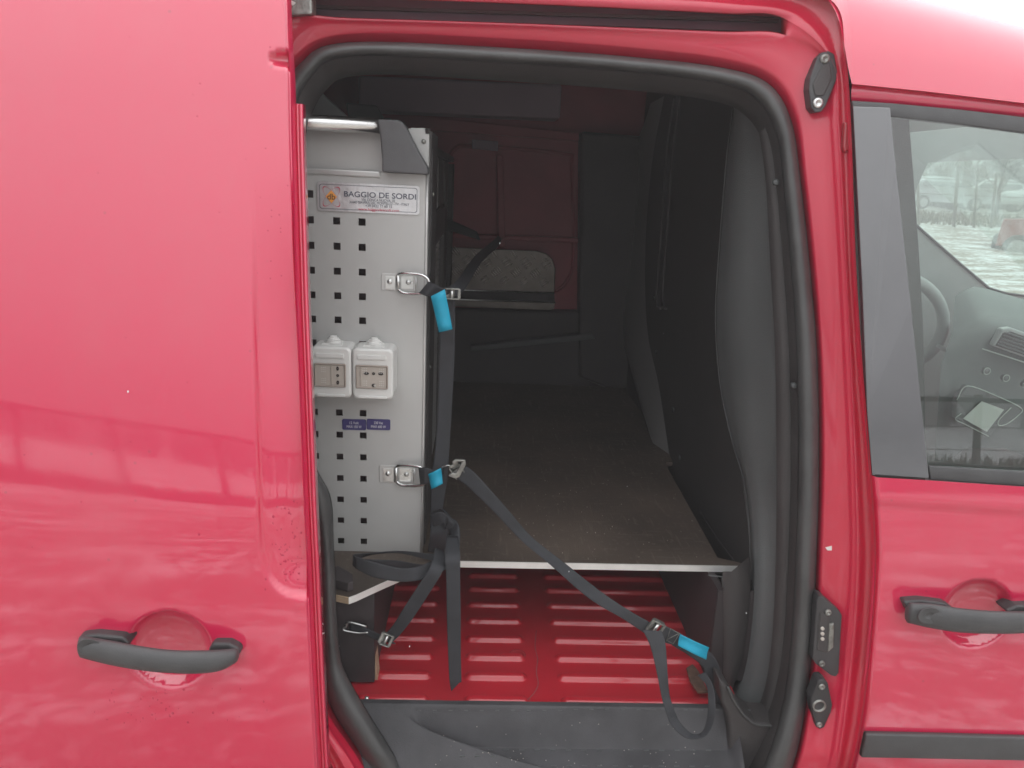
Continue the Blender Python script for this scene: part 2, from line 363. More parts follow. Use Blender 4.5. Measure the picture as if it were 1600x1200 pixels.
G1 = [(x - (7 if k > 15 else 0) + (4 if k < 10 else 0), y + (6 if 9 < k < 16 else 0)) for k, (x, y) in enumerate(R0)]
rings = [ring(R0, -.001), ring(lerp2(R0, G1, .3), .006), ring(G1, .030), ring(lerp2(G1, RA, .7), .032), ring(RA, .022),
         ring(lerp2(RA, RB, .04), chan(.0225, .085)), ring(lerp2(RA, RB, .5), chan(.026, .09)), ring(lerp2(RA, RB, .93), chan(.029, .085)), ring(RB, .030),
         ring(lerp2(RB, JC, .12), .034), ring(lerp2(RB, JC, .5), .041), ring(lerp2(RB, JC, .9), .044), ring(JC, .047), ring(lerp2(JC, L1, .5), .055), ring(L1, .062)]
loft('door_frame', rings, M['jamb'], van, flip=True)
sr = [ring(lerp2(L1, L3, t), o) for t, o in ((0, .058), (.08, .046), (.25, .036), (.5, .031), (.75, .036), (.93, .048), (1, .062))]
loft('door_seal', sr, M['seal'], van, flip=True)
L4 = [(x + (850 - x) * .03 * (k > 8), y + (620 - y) * .035 * (k > 8)) for k, (x, y) in enumerate(L3)]
L5 = [(x + (850 - x) * .05 * (k > 8), y + (620 - y) * .055 * (k > 8)) for k, (x, y) in enumerate(L3)]
L6 = [(x - (850 - x) * .5, y - (620 - y) * .6) for x, y in L3]
loft('frame_trim', [ring(L3, .058), ring(L4, .085), ring(L5, .12), ring(L5, .15), [Vector((p.x, max(p.y, skin(min(p.z, 1.64)) + .06), min(p.z, 1.64))) for p in ring(L6, .16)]], M['trim'], van, flip=True)

# track hardware in the slot
tr = [on(x, y, .07) for x, y in ((460, 14), (700, 21), (1000, 31), (1200, 38))]
MB().add([], []).box((0, 0, 0), (0.0001,) * 3)
M['channel'] = mat('slot_shade_grey', (.17, .13, .16), .6)
MB().prism([on(x, y, .080) for x, y in ((442,-6),(700,2),(1000,15),(1220,27),(1220,50),(1000,42),(700,32),(442,24))], (0, .003, 0)).build('slot_shade_sheet', M['channel'], van)  # grey sheet added in the slot, its shade put into the colour
rb = MB()
for k, (dz, dd) in enumerate(((.006, .0), (-.008, .004))):
    a, b_ = on(452, 16, .074), on(1216, 39, .074)
    rb.prism([a + Vector((0, dd, dz - .0022)), b_ + Vector((0, dd, dz - .0022)), b_ + Vector((0, dd, dz + .0022)), a + Vector((0, dd, dz + .0022))], (0, .008, 0))
rb.build('door_track', M['trim'], van)
bkt = thing_part = MB().prism([on(440, -8, .02), on(487, -8, .02), on(488, 22, .02), on(440, 25, .02)], (0, .03, 0)).build('roller_bracket', M['dull'], van, bevel=.003)
MB().prism([on(448, -4, .018), on(462, 4, .018), on(457, 9, .018), on(446, 0, .018)], (0, .01, 0)).build('bracket_tab', M['aluedge'], bkt)

# ---- outer skin patches --------------------------------------------------
def patch(name, fn, nu, nv, m, parent, **kw):
    V = [fn(u / nu, v / nv) for v in range(nv + 1) for u in range(nu + 1)]
    return mesh(name, V, [[v * (nu + 1) + u, v * (nu + 1) + u + 1, (v + 1) * (nu + 1) + u + 1, (v + 1) * (nu + 1) + u] for v in range(nv) for u in range(nu)], m, parent, True, **kw)
# roof side: lower edge follows the aperture corner, then the drip line over the front door
edge = [on(x, y) for x, y in ((-200,-60),(300,-66),(545,-70),(1000,-50),(1150,-42),(1240,-30),(1280,-16),(1300,4),(1312,35),(1320,75),(1325,105),(1331,131),(1352,133),(1450,143),(1600,161),(1800,188),(2100,235),(2500,300))]
ex = [p.x for p in edge]; ez = [p.z for p in edge]
xs = sorted(set([-1.9, -1.2, -.9] + list(np.linspace(-.7, .48, 20)) + list(np.linspace(.49, .56, 60)) + list(np.linspace(.57, 1.25, 30))))
zt = [0, .05, .12, .2, .3, .4, .5, .6, .68, .76, .82, .87, .91, .94, .965, .985, 1]
def ztopf(x): return 1.775 - .20 * max(0, x - .36)
def roofpt(x, t, off=0):
    z0 = float(np.interp(x, ex, ez)); z = z0 + (1.775 - z0) * t; return Vector((x, skin(z) + off, z0 + (ztopf(x) - z0) * t))
V = [roofpt(x, t) for x in xs for t in zt]
n = len(zt); Fr = [[i * n + j, (i + 1) * n + j, (i + 1) * n + j + 1, i * n + j + 1] for i in range(len(xs) - 1) for j in range(n - 1)]
mesh('roof_side', V, Fr, M['paint'], van, True)
ytop = skin(1.775)
# roof top and its crown
patch('roof', lambda u, v: (-1.9 + u * 3.15, ytop + (1.55 - ytop) * v, ztopf(-1.9 + u * 3.15) + .02 * math.sin(math.pi * v)), 90, 12, M['paint'], van)
# underside return at the drip line
dl = [on(x, y) for x, y in ((1331,131),(1352,133),(1450,143),(1600,161),(1800,188),(2100,235))]
dl2 = [on(x, y, .012) for x, y in ((1331,133),(1352,135),(1450,145),(1600,163),(1800,190),(2100,237))]
fd = thing_fd = bpy.data.objects.new('front_door', None); COL.objects.link(fd); fd.parent = van
dl3 = [on(x, y, .010) for x, y in ((1330,145),(1352,147),(1450,157),(1600,173),(1800,199),(2100,244))]
dl4 = [on(x, y, .020) for x, y in ((1330,158),(1352,160),(1450,169),(1600,184),(1800,208),(2100,250))]
loft('roof_drip_edge', [dl, dl2], M['paint'], van)
loft('door_frame_top', [dl2, dl3, dl4], M['paint'], fd)
# front door skin with a bowl behind the handle
def sstep(a, b, x): 
    t = min(1, max(0, (x - a) / (b - a))); return t * t * (3 - 2 * t)
EDG = [on(x, y) for x, y in ((1362,742),(1364,760),(1370,820),(1371,870),(1367,940),(1360,1020),(1350,1110),(1338,1175),(1328,1225),(1300,1300))]
egz = [p.z for p in EDG][::-1]; egx = [p.x for p in EDG][::-1]
BEL = [on(x, y) for x, y in ((1362,744),(1450,749),(1600,759),(1800,775),(2100,800))]
bc = on(1526, 960); br = .057
def bowl(x, z, c, r, depth):
    d = math.hypot((x - c.x), (z - c.z)) / r
    if d >= 1.0: return 0
    return depth * (1 - d * d) ** .5 * sstep(1, .9, d) if True else 0
def fdoor(u, v):
    x1 = 1.25
    zb = np.interp(.62, [p.x for p in BEL], [p.z for p in BEL])
    z = .30 + (zb - .30) * v
    xe = float(np.interp(z, egz, egx)); x = xe + (x1 - xe) * u
    zt_ = float(np.interp(x, [p.x for p in BEL], [p.z for p in BEL])); z2 = .30 + (zt_ - .30) * v
    y = skin(z2) + bowl(x, z2, bc, br, .032)
    y += .0012 * sstep(.0, .012, abs(z2 - (zt_ - .105))) * 0
    y += .010 * sstep(.006, 0, x - xe)
    y -= .004 * sstep(zt_ - .05, zt_ - .03, z2)           # raised shoulder under the window
    return (x, y, z2)
skin_door = patch('door_skin', fdoor, 230, 170, M['paint'], fd)
# pillar trim
pl = [on(x, y, -.001) for x, y in ((1333,166),(1391,168),(1400,260),(1424,480),(1452,748),(1363,742),(1355,640),(1347,440))]
MB().prism(pl, (0, .010, 0)).build('pillar_trim', M['pillar'], fd, bevel=.0012, label='glossy dark grey pillar cover between the doorway and the window')
# window rubber and pane
def band(name, a, b_, o1, th, m, parent, **kw):
    A = [on(x, y, o1) for x, y in a]; B = [on(x, y, o1) for x, y in b_]
    return loft(name, [A, B], m, parent, True, solid=th, soff=0, **kw)
band('window_rubber', [(1329,158),(1392,162),(1500,172),(1600,184),(1900,220),(2100,250)], [(1331,176),(1392,184),(1500,196),(1600,209),(1900,246),(2100,275)], .010, .008, M['handle'], fd, bevel=.002)
band('window_rubber', [(1449,727),(1600,736),(1900,757),(2100,772)], [(1452,749),(1600,759),(1900,780),(2100,795)], .004, .008, M['handle'], fd, bevel=.002)
pane = [[on(1388 + (1446 - 1388) * t + (2100 - 1388 - 58 * t) * s, (180 + 95 * s) * (1 - t) + (735 + 30 * s) * t, .012 + .010 * (.5 - t) * -1) for s in np.linspace(0, 1, 12)] for t in np.linspace(0, 1, 16)]
loft('window_pane', pane, M['glass'], fd, True)
band('rub_strip', [(1351,1144),(1450,1146),(1600,1150),(1900,1160)], [(1343,1181),(1450,1183),(1600,1186),(1900,1194)], -.005, .010, M['handle'], fd, bevel=.003)

def handle(parent, path, hh, outs, mounts, dimple, base=0):
    s = cr([(a[0], a[1], h, o) for a, h, o in zip(path, hh, outs)], 8); rg = []
    for q in s:
        c = on(q[0], q[1], q[3]); top = on(q[0], q[1] - q[2], q[3]); h = (top - c).length
        rg.append([c + Vector((0, -math.cos(a) * .011 if math.cos(a) > 0 else -math.cos(a) * .007, math.sin(a) * h)) for a in [2 * math.pi * k / 20 for k in range(20)]])
    e0, e1 = sum(rg[0], Vector()) / 20, sum(rg[-1], Vector()) / 20
    rg = [[e0 + (v - e0) * .35 + Vector((-.004, .002, 0)) for v in rg[0]], [e0 + (v - e0) * .75 + Vector((-.0025, .001, 0)) for v in rg[0]]] + rg + [[e1 + (v - e1) * .75 + Vector((.0025, .001, 0)) for v in rg[-1]], [e1 + (v - e1) * .35 + Vector((.004, .002, 0)) for v in rg[-1]]]
    h = loft('handle', rg, M['handle'], parent, True, closed=True, caps=True)
    for pts in mounts:
        MB().prism([on(x, y, base - .014) for x, y in pts], (0, .03, 0)).build('handle_mount', M['black'], h, bevel=.004, seg=3)
    if dimple:
        (cx, cy, r1, r2, oo) = dimple; c = on(cx, cy, oo)
        rgs = [disc(c + Vector((0, y, 0)), r1 * k, 24, 'y', r2 * k) for k, y in ((1, 0), (.96, -.0012), (.86, -.0008), (.2, .0004))]
        loft('lock_cap', rgs, M['handle'], h, True, closed=True, caps=True)
    return h
handle(fd, [(1420,957),(1455,962),(1500,969),(1550,972),(1600,972),(1640,968),(1672,960)], [16,19,19,18,17,15,10], [-.016,-.026,-.034,-.036,-.034,-.028,-.018],
       [[(1412,940),(1440,938),(1478,943),(1492,952),(1470,962),(1420,958)], [(1572,955),(1590,947),(1640,945),(1660,955),(1640,962),(1580,962)]], (1452, 962, .018, .014, -.0355))

# ---- sliding door (slid back, standing proud of the body) ------------------
sdr = bpy.data.objects.new('sliding_door', None); COL.objects.link(sdr); sdr.parent = van
OFF = -.085
DE = [on(x, y, OFF) for x, y in ((439,-120),(440,0),(442,60),(446,118),(448,200),(453,330),(459,480),(465,600),(472,740),(479,880),(484,1000),(490,1120),(495,1210),(501,1320))]
dz_ = [p.z for p in DE][::-1]; dx_ = [p.x for p in DE][::-1]
CL = [on(x, y, OFF) for x, y in ((384,-100),(384,100),(387,300),(391,520),(396,640),(400,760),(401,820),(406,866),(418,905),(440,928),(470,936),(520,938))]
hb = on(265, 1016, OFF); hr = .057
cz = [p.z for p in CL]; cxx = [p.x for p in CL]
from bisect import bisect
CLd = cr([(p.x, p.z) for p in CL], 8)
CLa = np.array(CLd)
def panelcut(x, z):                # depth of the shallow pressed pocket along the door's free edge
    seg = CLa[1:] - CLa[:-1]; q = np.array((x, z)) - CLa[:-1]
    t = np.clip((q * seg).sum(1) / np.maximum((seg ** 2).sum(1), 1e-12), 0, 1)
    dd = q - seg * t[:, None]; d2 = (dd ** 2).sum(1); i = int(d2.argmin()); d = math.sqrt(d2[i])
    side = seg[i][0] * q[i][1] - seg[i][1] * q[i][0]
    if side < 0: d = -d
    return d
pk = on(447, 88, OFF)
def twist(x, z): return .10 * (x + .66) * (z - 1.0) * sstep(.85, 1.02, z)      # the big panel is slightly twisted
def sdoor(u, v):
    z = .26 + (1.74 - .26) * v; xe = float(np.interp(z, dz_, dx_)); x = -1.15 + (xe + 1.15) * (1 - (1 - u) ** 1.6)
    y = skin(z) + OFF + bowl(x, z, hb, hr, .031)
    if x > -.5:
        d = panelcut(x, z)
        fade = sstep(1.42, 1.16, z)
        if d > -.01: y += (.008 * sstep(0, .006, d) + .009 * sstep(.004, .055, d)) * fade
    if abs(z - pk.z) < .04 and x > pk.x - .06:                      # the little notch near the top of the edge
        ea = ((x - pk.x - .002) / .030) ** 2 + ((z - pk.z) / (.009 if z > pk.z else .012)) ** 2
        if ea < 1: y += .016 * (1 - ea) ** .5
    y += .004 * sstep(.0035, 0, xe - x)
    y += twist(x, z)
    return (x, y, z)
patch('door_skin', sdoor, 230, 330, M['paint'], sdr)
# folded edge of the sliding door: stepped flange
zz = np.linspace(.26, 1.70, 90)
def flange(prof, z0, z1, name, m):
    rgs = []
    for (dx, dy) in prof:
        rg = []
        for z in np.linspace(z0, z1, 100):
            xe = float(np.interp(z, dz_, dx_)); wv = sstep(1.62, 1.50, z)
            rg.append(Vector((xe + dx * .62 * (.55 + .45 * wv), skin(z) + OFF + .004 + dy + twist(xe, z), z)))
        rgs.append(rg)
    return loft(name, rgs, m, sdr, True, flip=True)
flange([(0, 0), (.002, .003), (.003, .012), (.004, .018)], .26, 1.70, 'edge_fold', M['paint'])
zf = on(460, 158, OFF).z
flange([(.004, .018), (.0065, .016), (.0085, .016), (.0095, .021), (.0105, .021), (.011, .017), (.0165, .0165), (.0180, .019), (.0182, .035), (-.02, .036)], .26, zf, 'inner_flange', M['paint'])
box('inner_door_panel', (-1.1, OFF + .03, .30), (-.42, OFF + .04, .62), M['trim'], sdr)
handle(sdr, [(128,1010),(170,1019),(220,1028),(265,1033),(310,1034),(345,1031),(368,1024)], [17,19,19,18,18,16,11], [OFF-.014,OFF-.024,OFF-.033,OFF-.036,OFF-.034,OFF-.026,OFF-.016],
       [[(119,1000),(126,994),(150,992),(192,996),(203,1008),(190,1018),(125,1014)], [(324,1016),(332,1006),(358,1006),(373,1014),(376,1022),(368,1028),(330,1026)]], (140, 1011, .016, .013, OFF - .0265), OFF)
# drops and specks of wet on the door's edge pocket
dm = MB(); rnd = random.Random(3)
def drop(mb, c, r, ry=None, nrm=.35):
    V = [c + Vector((math.cos(a) * r, 0, math.sin(a) * (ry or r))) for a in [2 * math.pi * k / 8 for k in range(8)]]
    V2 = [c + Vector((math.cos(a) * r * .6, -r * nrm * .8, math.sin(a) * (ry or r) * .6)) for a in [2 * math.pi * k / 8 for k in range(8)]]
    mb.add(V + V2 + [c + Vector((0, -r * nrm, 0))], [[k, (k + 1) % 8, 8 + (k + 1) % 8, 8 + k] for k in range(8)] + [[8 + k, 8 + (k + 1) % 8, 16] for k in range(8)])
def door_at(px, py, off=0):
    p = on(px, py, OFF); x, z = p.x, p.z
    d = panelcut(x, z); y = skin(z) + OFF + (.008 * sstep(0, .006, d) + .009 * sstep(.004, .055, d) if d > -.01 else 0) * sstep(1.42, 1.16, z) + twist(x, z)
    return Vector((x, y + off, z))
for k in range(150):
    u = rnd.random()
    if u < .45: px, py = rnd.gauss(448, 14), rnd.uniform(790, 925)
    elif u < .7: px, py = rnd.gauss(260, 60), rnd.uniform(1075, 1130)
    elif u < .85: px, py = rnd.uniform(390, 455), rnd.uniform(250, 470)
    else: px, py = rnd.uniform(20, 440), rnd.uniform(40, 900)
    if px > 468 or px < 5: continue
    drop(dm, door_at(px, py), rnd.choice((.0006, .0008, .0011, .0017 if py > 780 else .001)), rnd.choice((.001, .0015, .0022)) if py > 780 else None)
dm.build('water_drops', M['drop'], sdr, True, kind='stuff')
# body side behind the sliding door and below
patch('side_panel', lambda u, v: (lambda z, xe: (-1.9 + (xe + 1.9) * u, skin(z) - .001, z))(.2 + 1.44 * v, float(np.interp(.2 + 1.44 * v, [p.z for p in [on(*q) for q in R0[:11]]], [p.x for p in [on(*q) for q in R0[:11]]]))), 20, 40, M['paint'], van)
patch('sill_panel', lambda u, v: (-.5 + u * 1.06, skin(.475 - v * .275) - .006, .475 - v * .275), 10, 8, M['paint'], van)

# ---- sill step -------------------------------------------------------------
zS = .566
bk = [PZ(x, y, zS) for x, y in ((480, 1091), (1300, 1103))]
Yb = (bk[0].y + bk[1].y) / 2
Y1 = Yb - .013
xl, xr = P(632, 1120, Y1).x, P(1140, 1120, Y1).x
def stepz(x, y):
    if y > Y1: return zS - .004 * sstep(Y1 + .003, Y1, y)
    t = Y1 - y
    u_ = max(0, min(1, (t + .003) / .027)); rec = zS - .003 - .058 * (u_ * .75 + .25 * u_ * u_ * (3 - 2 * u_)) - .27 * max(0, t - .024) + .0022 * max(0, 1 - abs(t + .001) / .005)
    flat = zS - .004 - .85 * t
    f = sstep(0, .022, x - xl - 14 * max(0, t - .010) ** 1.5 - .6 * t) * sstep(0, .02, xr - x + .012)
    return flat * (1 - f) + rec * f
nx, ny = 150, 90
V = []; 
for j in range(ny + 1):
    for i in range(nx + 1):
        x = -.33 + (xr + .010 + .33) * i / nx; y = Yb - .095 * (j / ny); V.append((x, y, stepz(x, y)) if j < ny else (x, y - .004, .36))
stp = mesh('sill_step', V, [[j * (nx + 1) + i, j * (nx + 1) + i + 1, (j + 1) * (nx + 1) + i + 1, (j + 1) * (nx + 1) + i][::-1] for j in range(ny) for i in range(nx)], M['step'], van, True)
da = MB()
def dash(px, py, z, l=.0085, wd=.0016):
    p = PZ(px, py, z); da.box((p.x, p.y, stepz(p.x, p.y) + .0004), (l, wd, .0016))
for k in range(22): dash(655 + k * 24.5, 1103.5 + k * .25, zS - .001, .0065, .0012)
z2 = stepz(0.05, Yb - .045)
for k in range(17):
    dash(718 + k * 24.3, 1172 + k * .1, z2 + .001); dash(722 + k * 24.0, 1191 + k * .1, z2 + .001)
da.build('grip_marks', M['trimlite'], stp, kind='stuff')
cb = MB()
for k in range(60):
    p = PZ(rnd.uniform(680, 1110), rnd.uniform(1160, 1199), z2); drop(cb, Vector((p.x, p.y, stepz(p.x, p.y) + .0008)), rnd.uniform(.0004, .0009), None, 1)
cb.build('grit', M['dust'], stp, kind='stuff')

# ---- load floor: red pressed steel with cross ribs --------------------------
zF = .556
fx0, fx1, fy0, fy1 = -.75, .47, Yb - .004, 1.50
ribs = []
for y in (1093,1056,1026,998,970,945,921,900): ribs.append(PZ(900, y, zF + .005).y)
sp_ = np.diff(ribs).mean()
while ribs[-1] < 1.4: ribs.append(ribs[-1] + sp_)
segs = [(PZ(565, 1056, zF).x, PZ(673, 1056, zF).x), (PZ(727, 1056, zF).x, PZ(822, 1056, zF).x), (PZ(872, 1056, zF).x, PZ(1110, 1056, zF).x)]
print('ribs', ribs[:9], 'segs', segs, 'Yb', Yb, 'xl', xl, xr)
def floorz(x, y):
    h = 0
    for ry in ribs:
        if abs(y - ry) < .016:
            for a, b_ in segs:
                if a - .006 < x < b_ + .006:
                    e = min(x - a, b_ - x); hw = .0105
                    d = abs(y - ry) if e > hw else math.hypot(y - ry, hw - e)
                    h = max(h, .0075 * sstep(hw + .002, hw - .005, d))
    return zF + h
ys_ = sorted(set([fy0] + [r + d for r in ribs for d in (-.013, -.012, -.011, -.010, -.009, -.008, -.007, -.006, -.005, 0, .005, .006, .007, .008, .009, .010, .011, .012, .013) if fy0 < r + d < fy1] + [fy1]))
xs_ = sorted(set([fx0, fx1] + [q for a, b_ in segs for e in (a, b_) for q in (e - .004, e, e + .003, e - .003, e + .006, e - .006, e + .010, e - .010)] + [(a + b_) / 2 for a, b_ in segs]))
V = [(x, y, floorz(x, y)) for y in ys_ for x in xs_]; n = len(xs_)
lf = mesh('load_floor', V, [[j * n + i, j * n + i + 1, (j + 1) * n + i + 1, (j + 1) * n + i] for j in range(len(ys_) - 1) for i in range(n - 1)], M['floorred'], van, True)
pg = PZ(808, 1024, zF)
loft('drain_plug', [disc(pg + Vector((0, 0, h)), r, 24, 'z') for r, h in ((.0165, .0005), (.0155, .0022), (.0135, .0022), (.0125, .001), (.002, .001))], M['inred'], lf, True, closed=True, caps=False)
tube('loose_thread', [PZ(x, y, zF + .004) for x, y in cr([(838,985),(836,1010),(840,1030),(838,1050),(841,1068),(835,1082),(825,1093)], 4)], .00045, M['twig'], lf, 5)

# ---- cargo shell ------------------------------------------------------------
XB = PZ(1163, 885, .752).x + .003; YF = 1.50
box('roof_lining', (-1.8, .30, 1.705), (XB + .02, YF + .02, 1.72), M['lining'], van)
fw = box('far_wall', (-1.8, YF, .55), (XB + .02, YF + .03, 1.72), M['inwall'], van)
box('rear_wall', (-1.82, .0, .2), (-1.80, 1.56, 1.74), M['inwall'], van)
box('outer_far_side', (-1.85, 1.56, .2), (.60, 1.58, 1.76), M['paint'], van)
box('under_tray', (-1.8, .06, .38), (1.3, 1.56, .40), M['black'], van)
# far wall details (the opposite door seen from inside)
def quad(name, pts, Y, d, m, parent, **kw): return MB().prism([P(x, y, Y) for x, y in pts], (0, d, 0)).build(name, m, parent, **kw)
quad('header_box', [(560,118),(878,132),(875,186),(560,172)], 1.30, .12, M['lining'], van, bevel=.006)
quad('door_rail', [(560,170),(760,192),(905,208),(905,220),(560,196)], 1.47, .03, M['inwall'], fw, bevel=.003)
quad('clip', [(738,218),(778,221),(778,236),(738,232)], 1.465, .03, M['lining'], fw, bevel=.002)
quad('door_bead', [(690,240),(700,243),(706,385),(696,388)], 1.47, .03, M['inwall'], fw, bevel=.004)
quad('door_bead', [(775,240),(786,242),(790,388),(779,388)], 1.47, .03, M['inwall'], fw, bevel=.004)
quad('door_bead', [(560,360),(905,372),(905,380),(560,368)], 1.47, .03, M['inwall'], fw, bevel=.004)
tube('pressed_bead', [P(x, y, 1.495) for x, y in cr([(700,250),(712,232),(740,228),(880,240),(893,260),(896,400),(885,440),(868,455)], 6)], .006, M['inwall'], fw, 8)
quad('far_pillar', [(908,205),(1030,215),(1030,640),(905,590)], 1.42, .08, M['trim'], van, bevel=.01)
quad('lower_wall_panel', [(560,482),(905,488),(960,492),(985,640),(560,600)], 1.44, .06, M['trim'], van, bevel=.006)
quad('wall_batten', [(735,541),(925,521),(930,530),(735,549)], 1.40, .04, M['trimlite'], van, bevel=.003)
cp = quad('checker_panel', [(560,380),(700,386),(838,392),(853,396),(863,405),(868,420),(866,457),(560,447)], 1.44, .006, M['checker'], van, bevel=.002)
quad('ledge_gap', [(560,448),(866,458),(867,472),(560,461)], 1.46, .03, M['panelw'], van)
cp2 = quad('checker_ledge', [(560,463),(868,473),(866,482),(860,485),(560,473)], 1.43, .006, M['checker'], van, bevel=.002)
a, b_ = P(560, 448, 1.437), P(866, 458, 1.437)
tube('plate_edge', [a, b_], .0022, M['zinc'], cp, 8)
a, b_ = P(560, 462.5, 1.427), P(868, 473, 1.427)
tube('plate_edge', [a, b_], .0022, M['zinc'], cp2, 8)
# five-bar tread: real raised bars, glint put into their brighter colour
tb = MB(); 
def tread(x0, x1, z0, z1, Y, test):
    step = .062; n = 0; z = z0; row = 0
    while z < z1:
        x = x0 + (step / 2 if row % 2 else 0); c = 0
        while x < x1:
            ang = R(40) if (row % 2) else R(-50)
            d = Vector((math.cos(ang), 0, math.sin(ang))); q = Vector((-d.z, 0, d.x))
            for k in range(-2, 3):
                p = Vector((x, Y, z)) + q * (k * .0072)
                L = .0175 - abs(k) * .0012
                if test(p.x - .012, p.z - .012) and test(p.x + .012, p.z + .012):
                    e, f = d * L, q * .0021
                    tb.add([p - e, p + f, p + e, p - f, p - e * .6 + Vector((0, -.0040, 0)), p + f * .3 + Vector((0, -.0040, 0)), p + e * .6 + Vector((0, -.0040, 0)), p - f * .3 + Vector((0, -.0040, 0))],
                           [(0, 1, 5, 4), (1, 2, 6, 5), (2, 3, 7, 6), (3, 0, 4, 7), (4, 5, 6, 7)])
            x += step * 1.0
        z += step * .5; row += 1
c0, c1 = P(560, 447, 1.44), P(866, 392, 1.44)
cc = P(838, 420, 1.44)
tread(c0.x, c1.x, P(700, 452, 1.44).z, c1.z + .01, 1.4395, lambda x, z: x < P(866, 430, 1.44).x - .002 and P(866, 455, 1.44).z + .003 + (P(866, 430, 1.44).x - x) * .034 < z < P(838, 393, 1.44).z + (cc.x - x) * .03 and (x < cc.x or math.hypot(x - cc.x, z - cc.z) < .058 or z < cc.z))
tb.build('tread_bars', M['treads'], cp, kind='stuff')

# ---- bulkhead and right hand trim -------------------------------------------
bh = MB().prism([Vector((XB, y, z)) for y, z in ((.16,.40),(YF,.40),(YF,1.72),(.40,1.72),(.41,1.05),(.38,.98),(.19,.76),(.16,.70))], (.012, 0, 0)).build('bulkhead', M['trim'], van)
K = 40
def colm(pts, f, n=60):
    s = cr(pts, 10); P3 = [f(p[0], p[1]) for p in s]; zz_ = [p.z for p in P3]
    Z = np.linspace(zz_[0], zz_[-1], n); o = []
    for z in Z:
        o.append(Vector((float(np.interp(-z, [-q for q in zz_], [p.x for p in P3])), float(np.interp(-z, [-q for q in zz_], [p.y for p in P3])), z)))
    return o
c0 = colm([(1196,150),(1216,215),(1227,290),(1239,420),(1248,560),(1250,720),(1246,870),(1239,1000),(1225,1105),(1200,1180),(1170,1250)], lambda x, y: on(x, y, .058))
c1 = colm([(1188,155),(1204,215),(1216,290),(1226,420),(1234,560),(1237,720),(1234,870),(1226,1000),(1212,1100),(1186,1175),(1155,1240)], lambda x, y: on(x, y, .085))
c2 = colm([(1184,157),(1199,217),(1211,292),(1222,420),(1230,560),(1233,720),(1230,870),(1221,1000),(1207,1095),(1180,1170),(1148,1235)], lambda x, y: on(x, y, .080))
c3 = colm([(1176,160),(1188,220),(1197,295),(1204,420),(1211,560),(1213,720),(1212,870),(1206,1000),(1192,1085),(1160,1155),(1120,1220)], lambda x, y: on(x, y, .115))
ce = colm([(1150,160),(1140,240),(1127,400),(1122,500),(1129,600),(1148,690),(1168,760),(1176,860),(1174,950),(1160,1040),(1138,1090),(1100,1180)], lambda x, y: P(x, y, .40 - .21 * sstep(560, 900, y)))
ce2 = colm([(1146,160),(1136,240),(1123,400),(1118,500),(1125,600),(1144,690),(1164,760),(1172,860),(1170,950),(1156,1040),(1134,1090),(1096,1180)], lambda x, y: P(x, y, .41 - .21 * sstep(560, 900, y)))
ce3 = [Vector((XB + .02, p.y + .01, p.z)) for p in ce2]
def mid(a, b_, t, push=0): return [x.lerp(y, t) + Vector((push, 0, 0)) for x, y in zip(a, b_)]
loft('pillar_inner_trim', [c0, c1, c2, c3], M['trim'], van, flip=True)
M['trim_lit'] = mat('panel_plastic_lit', (.145, .153, .155), .42, var=.08, vscale=6, bump=.5, bscale=900)  # lighter copy of the trim plastic: light on the panel put into colour
pt = loft('bulkhead_panel', [c3, mid(c3, ce, .10, .006), mid(c3, ce, .35, -.006), mid(c3, ce, .6, -.012), mid(c3, ce, .86, -.006), ce, ce2, ce3], M['trim_lit'], van, flip=True)
tube('panel_bead', ce2[:-6], .0016, M['seal'], pt, 6)
M['ribpanel'] = mat('rib_plastic', (.24, .235, .23), .5, bump=.4, bscale=800)
# shape of the raised rib standing on the bulkhead
rr_ = colm([(1038,150),(1018,260),(1008,400),(1012,520),(1029,600),(1046,712)], lambda x, y: PX(x, y, XB - .004), 30)
rl_ = colm([(1015,170),(985,260),(969,400),(968,500),(984,570),(1003,640),(1024,705)], lambda x, y: PX(x, y, XB - .02), 30)
rm_ = [a.lerp(b_, .6) + Vector((-.014, 0, 0)) for a, b_ in zip(rr_, rl_)]
loft('bulkhead_rib', [rr_, rm_, rl_, [Vector((XB, p.y + .02, p.z)) for p in rl_]], M['ribpanel'], bh, flip=True)
for off in (0, 9):
    tube('bulkhead_bead', [PX(x + off, y, XB - .002) for x, y in cr([(1054,150),(1042,240),(1032,380),(1026,470),(1032,482)], 8)], .0045, M['trim'], bh, 8)
tube('bulkhead_bead', [PX(x, y, XB + .001) for x, y in cr([(1095,800),(1120,840),(1152,882)], 6)], .003, M['trim'], bh, 8)
for (x, y) in ((1026,550),(1052,640),(1063,715),(1022,465)):
    c = PX(x, y, XB - .001); loft('screw_boss', [disc(c + Vector((-h, 0, 0)), r, 14, 'x') for r, h in ((.007, 0), (.006, .003), (.003, .0035))], M['trimlite'], bh, True, closed=True, caps=True)
for (x, y) in ((1213,285),(1241,603)):
    c = on(x, y, .06); loft('trim_plug', [disc(c + Vector((0, -h, 0)), r, 14, 'y') for r, h in ((.0045, -.006), (.004, .001), (.002, .002))], M['trimlite'], van, True, closed=True, caps=True)
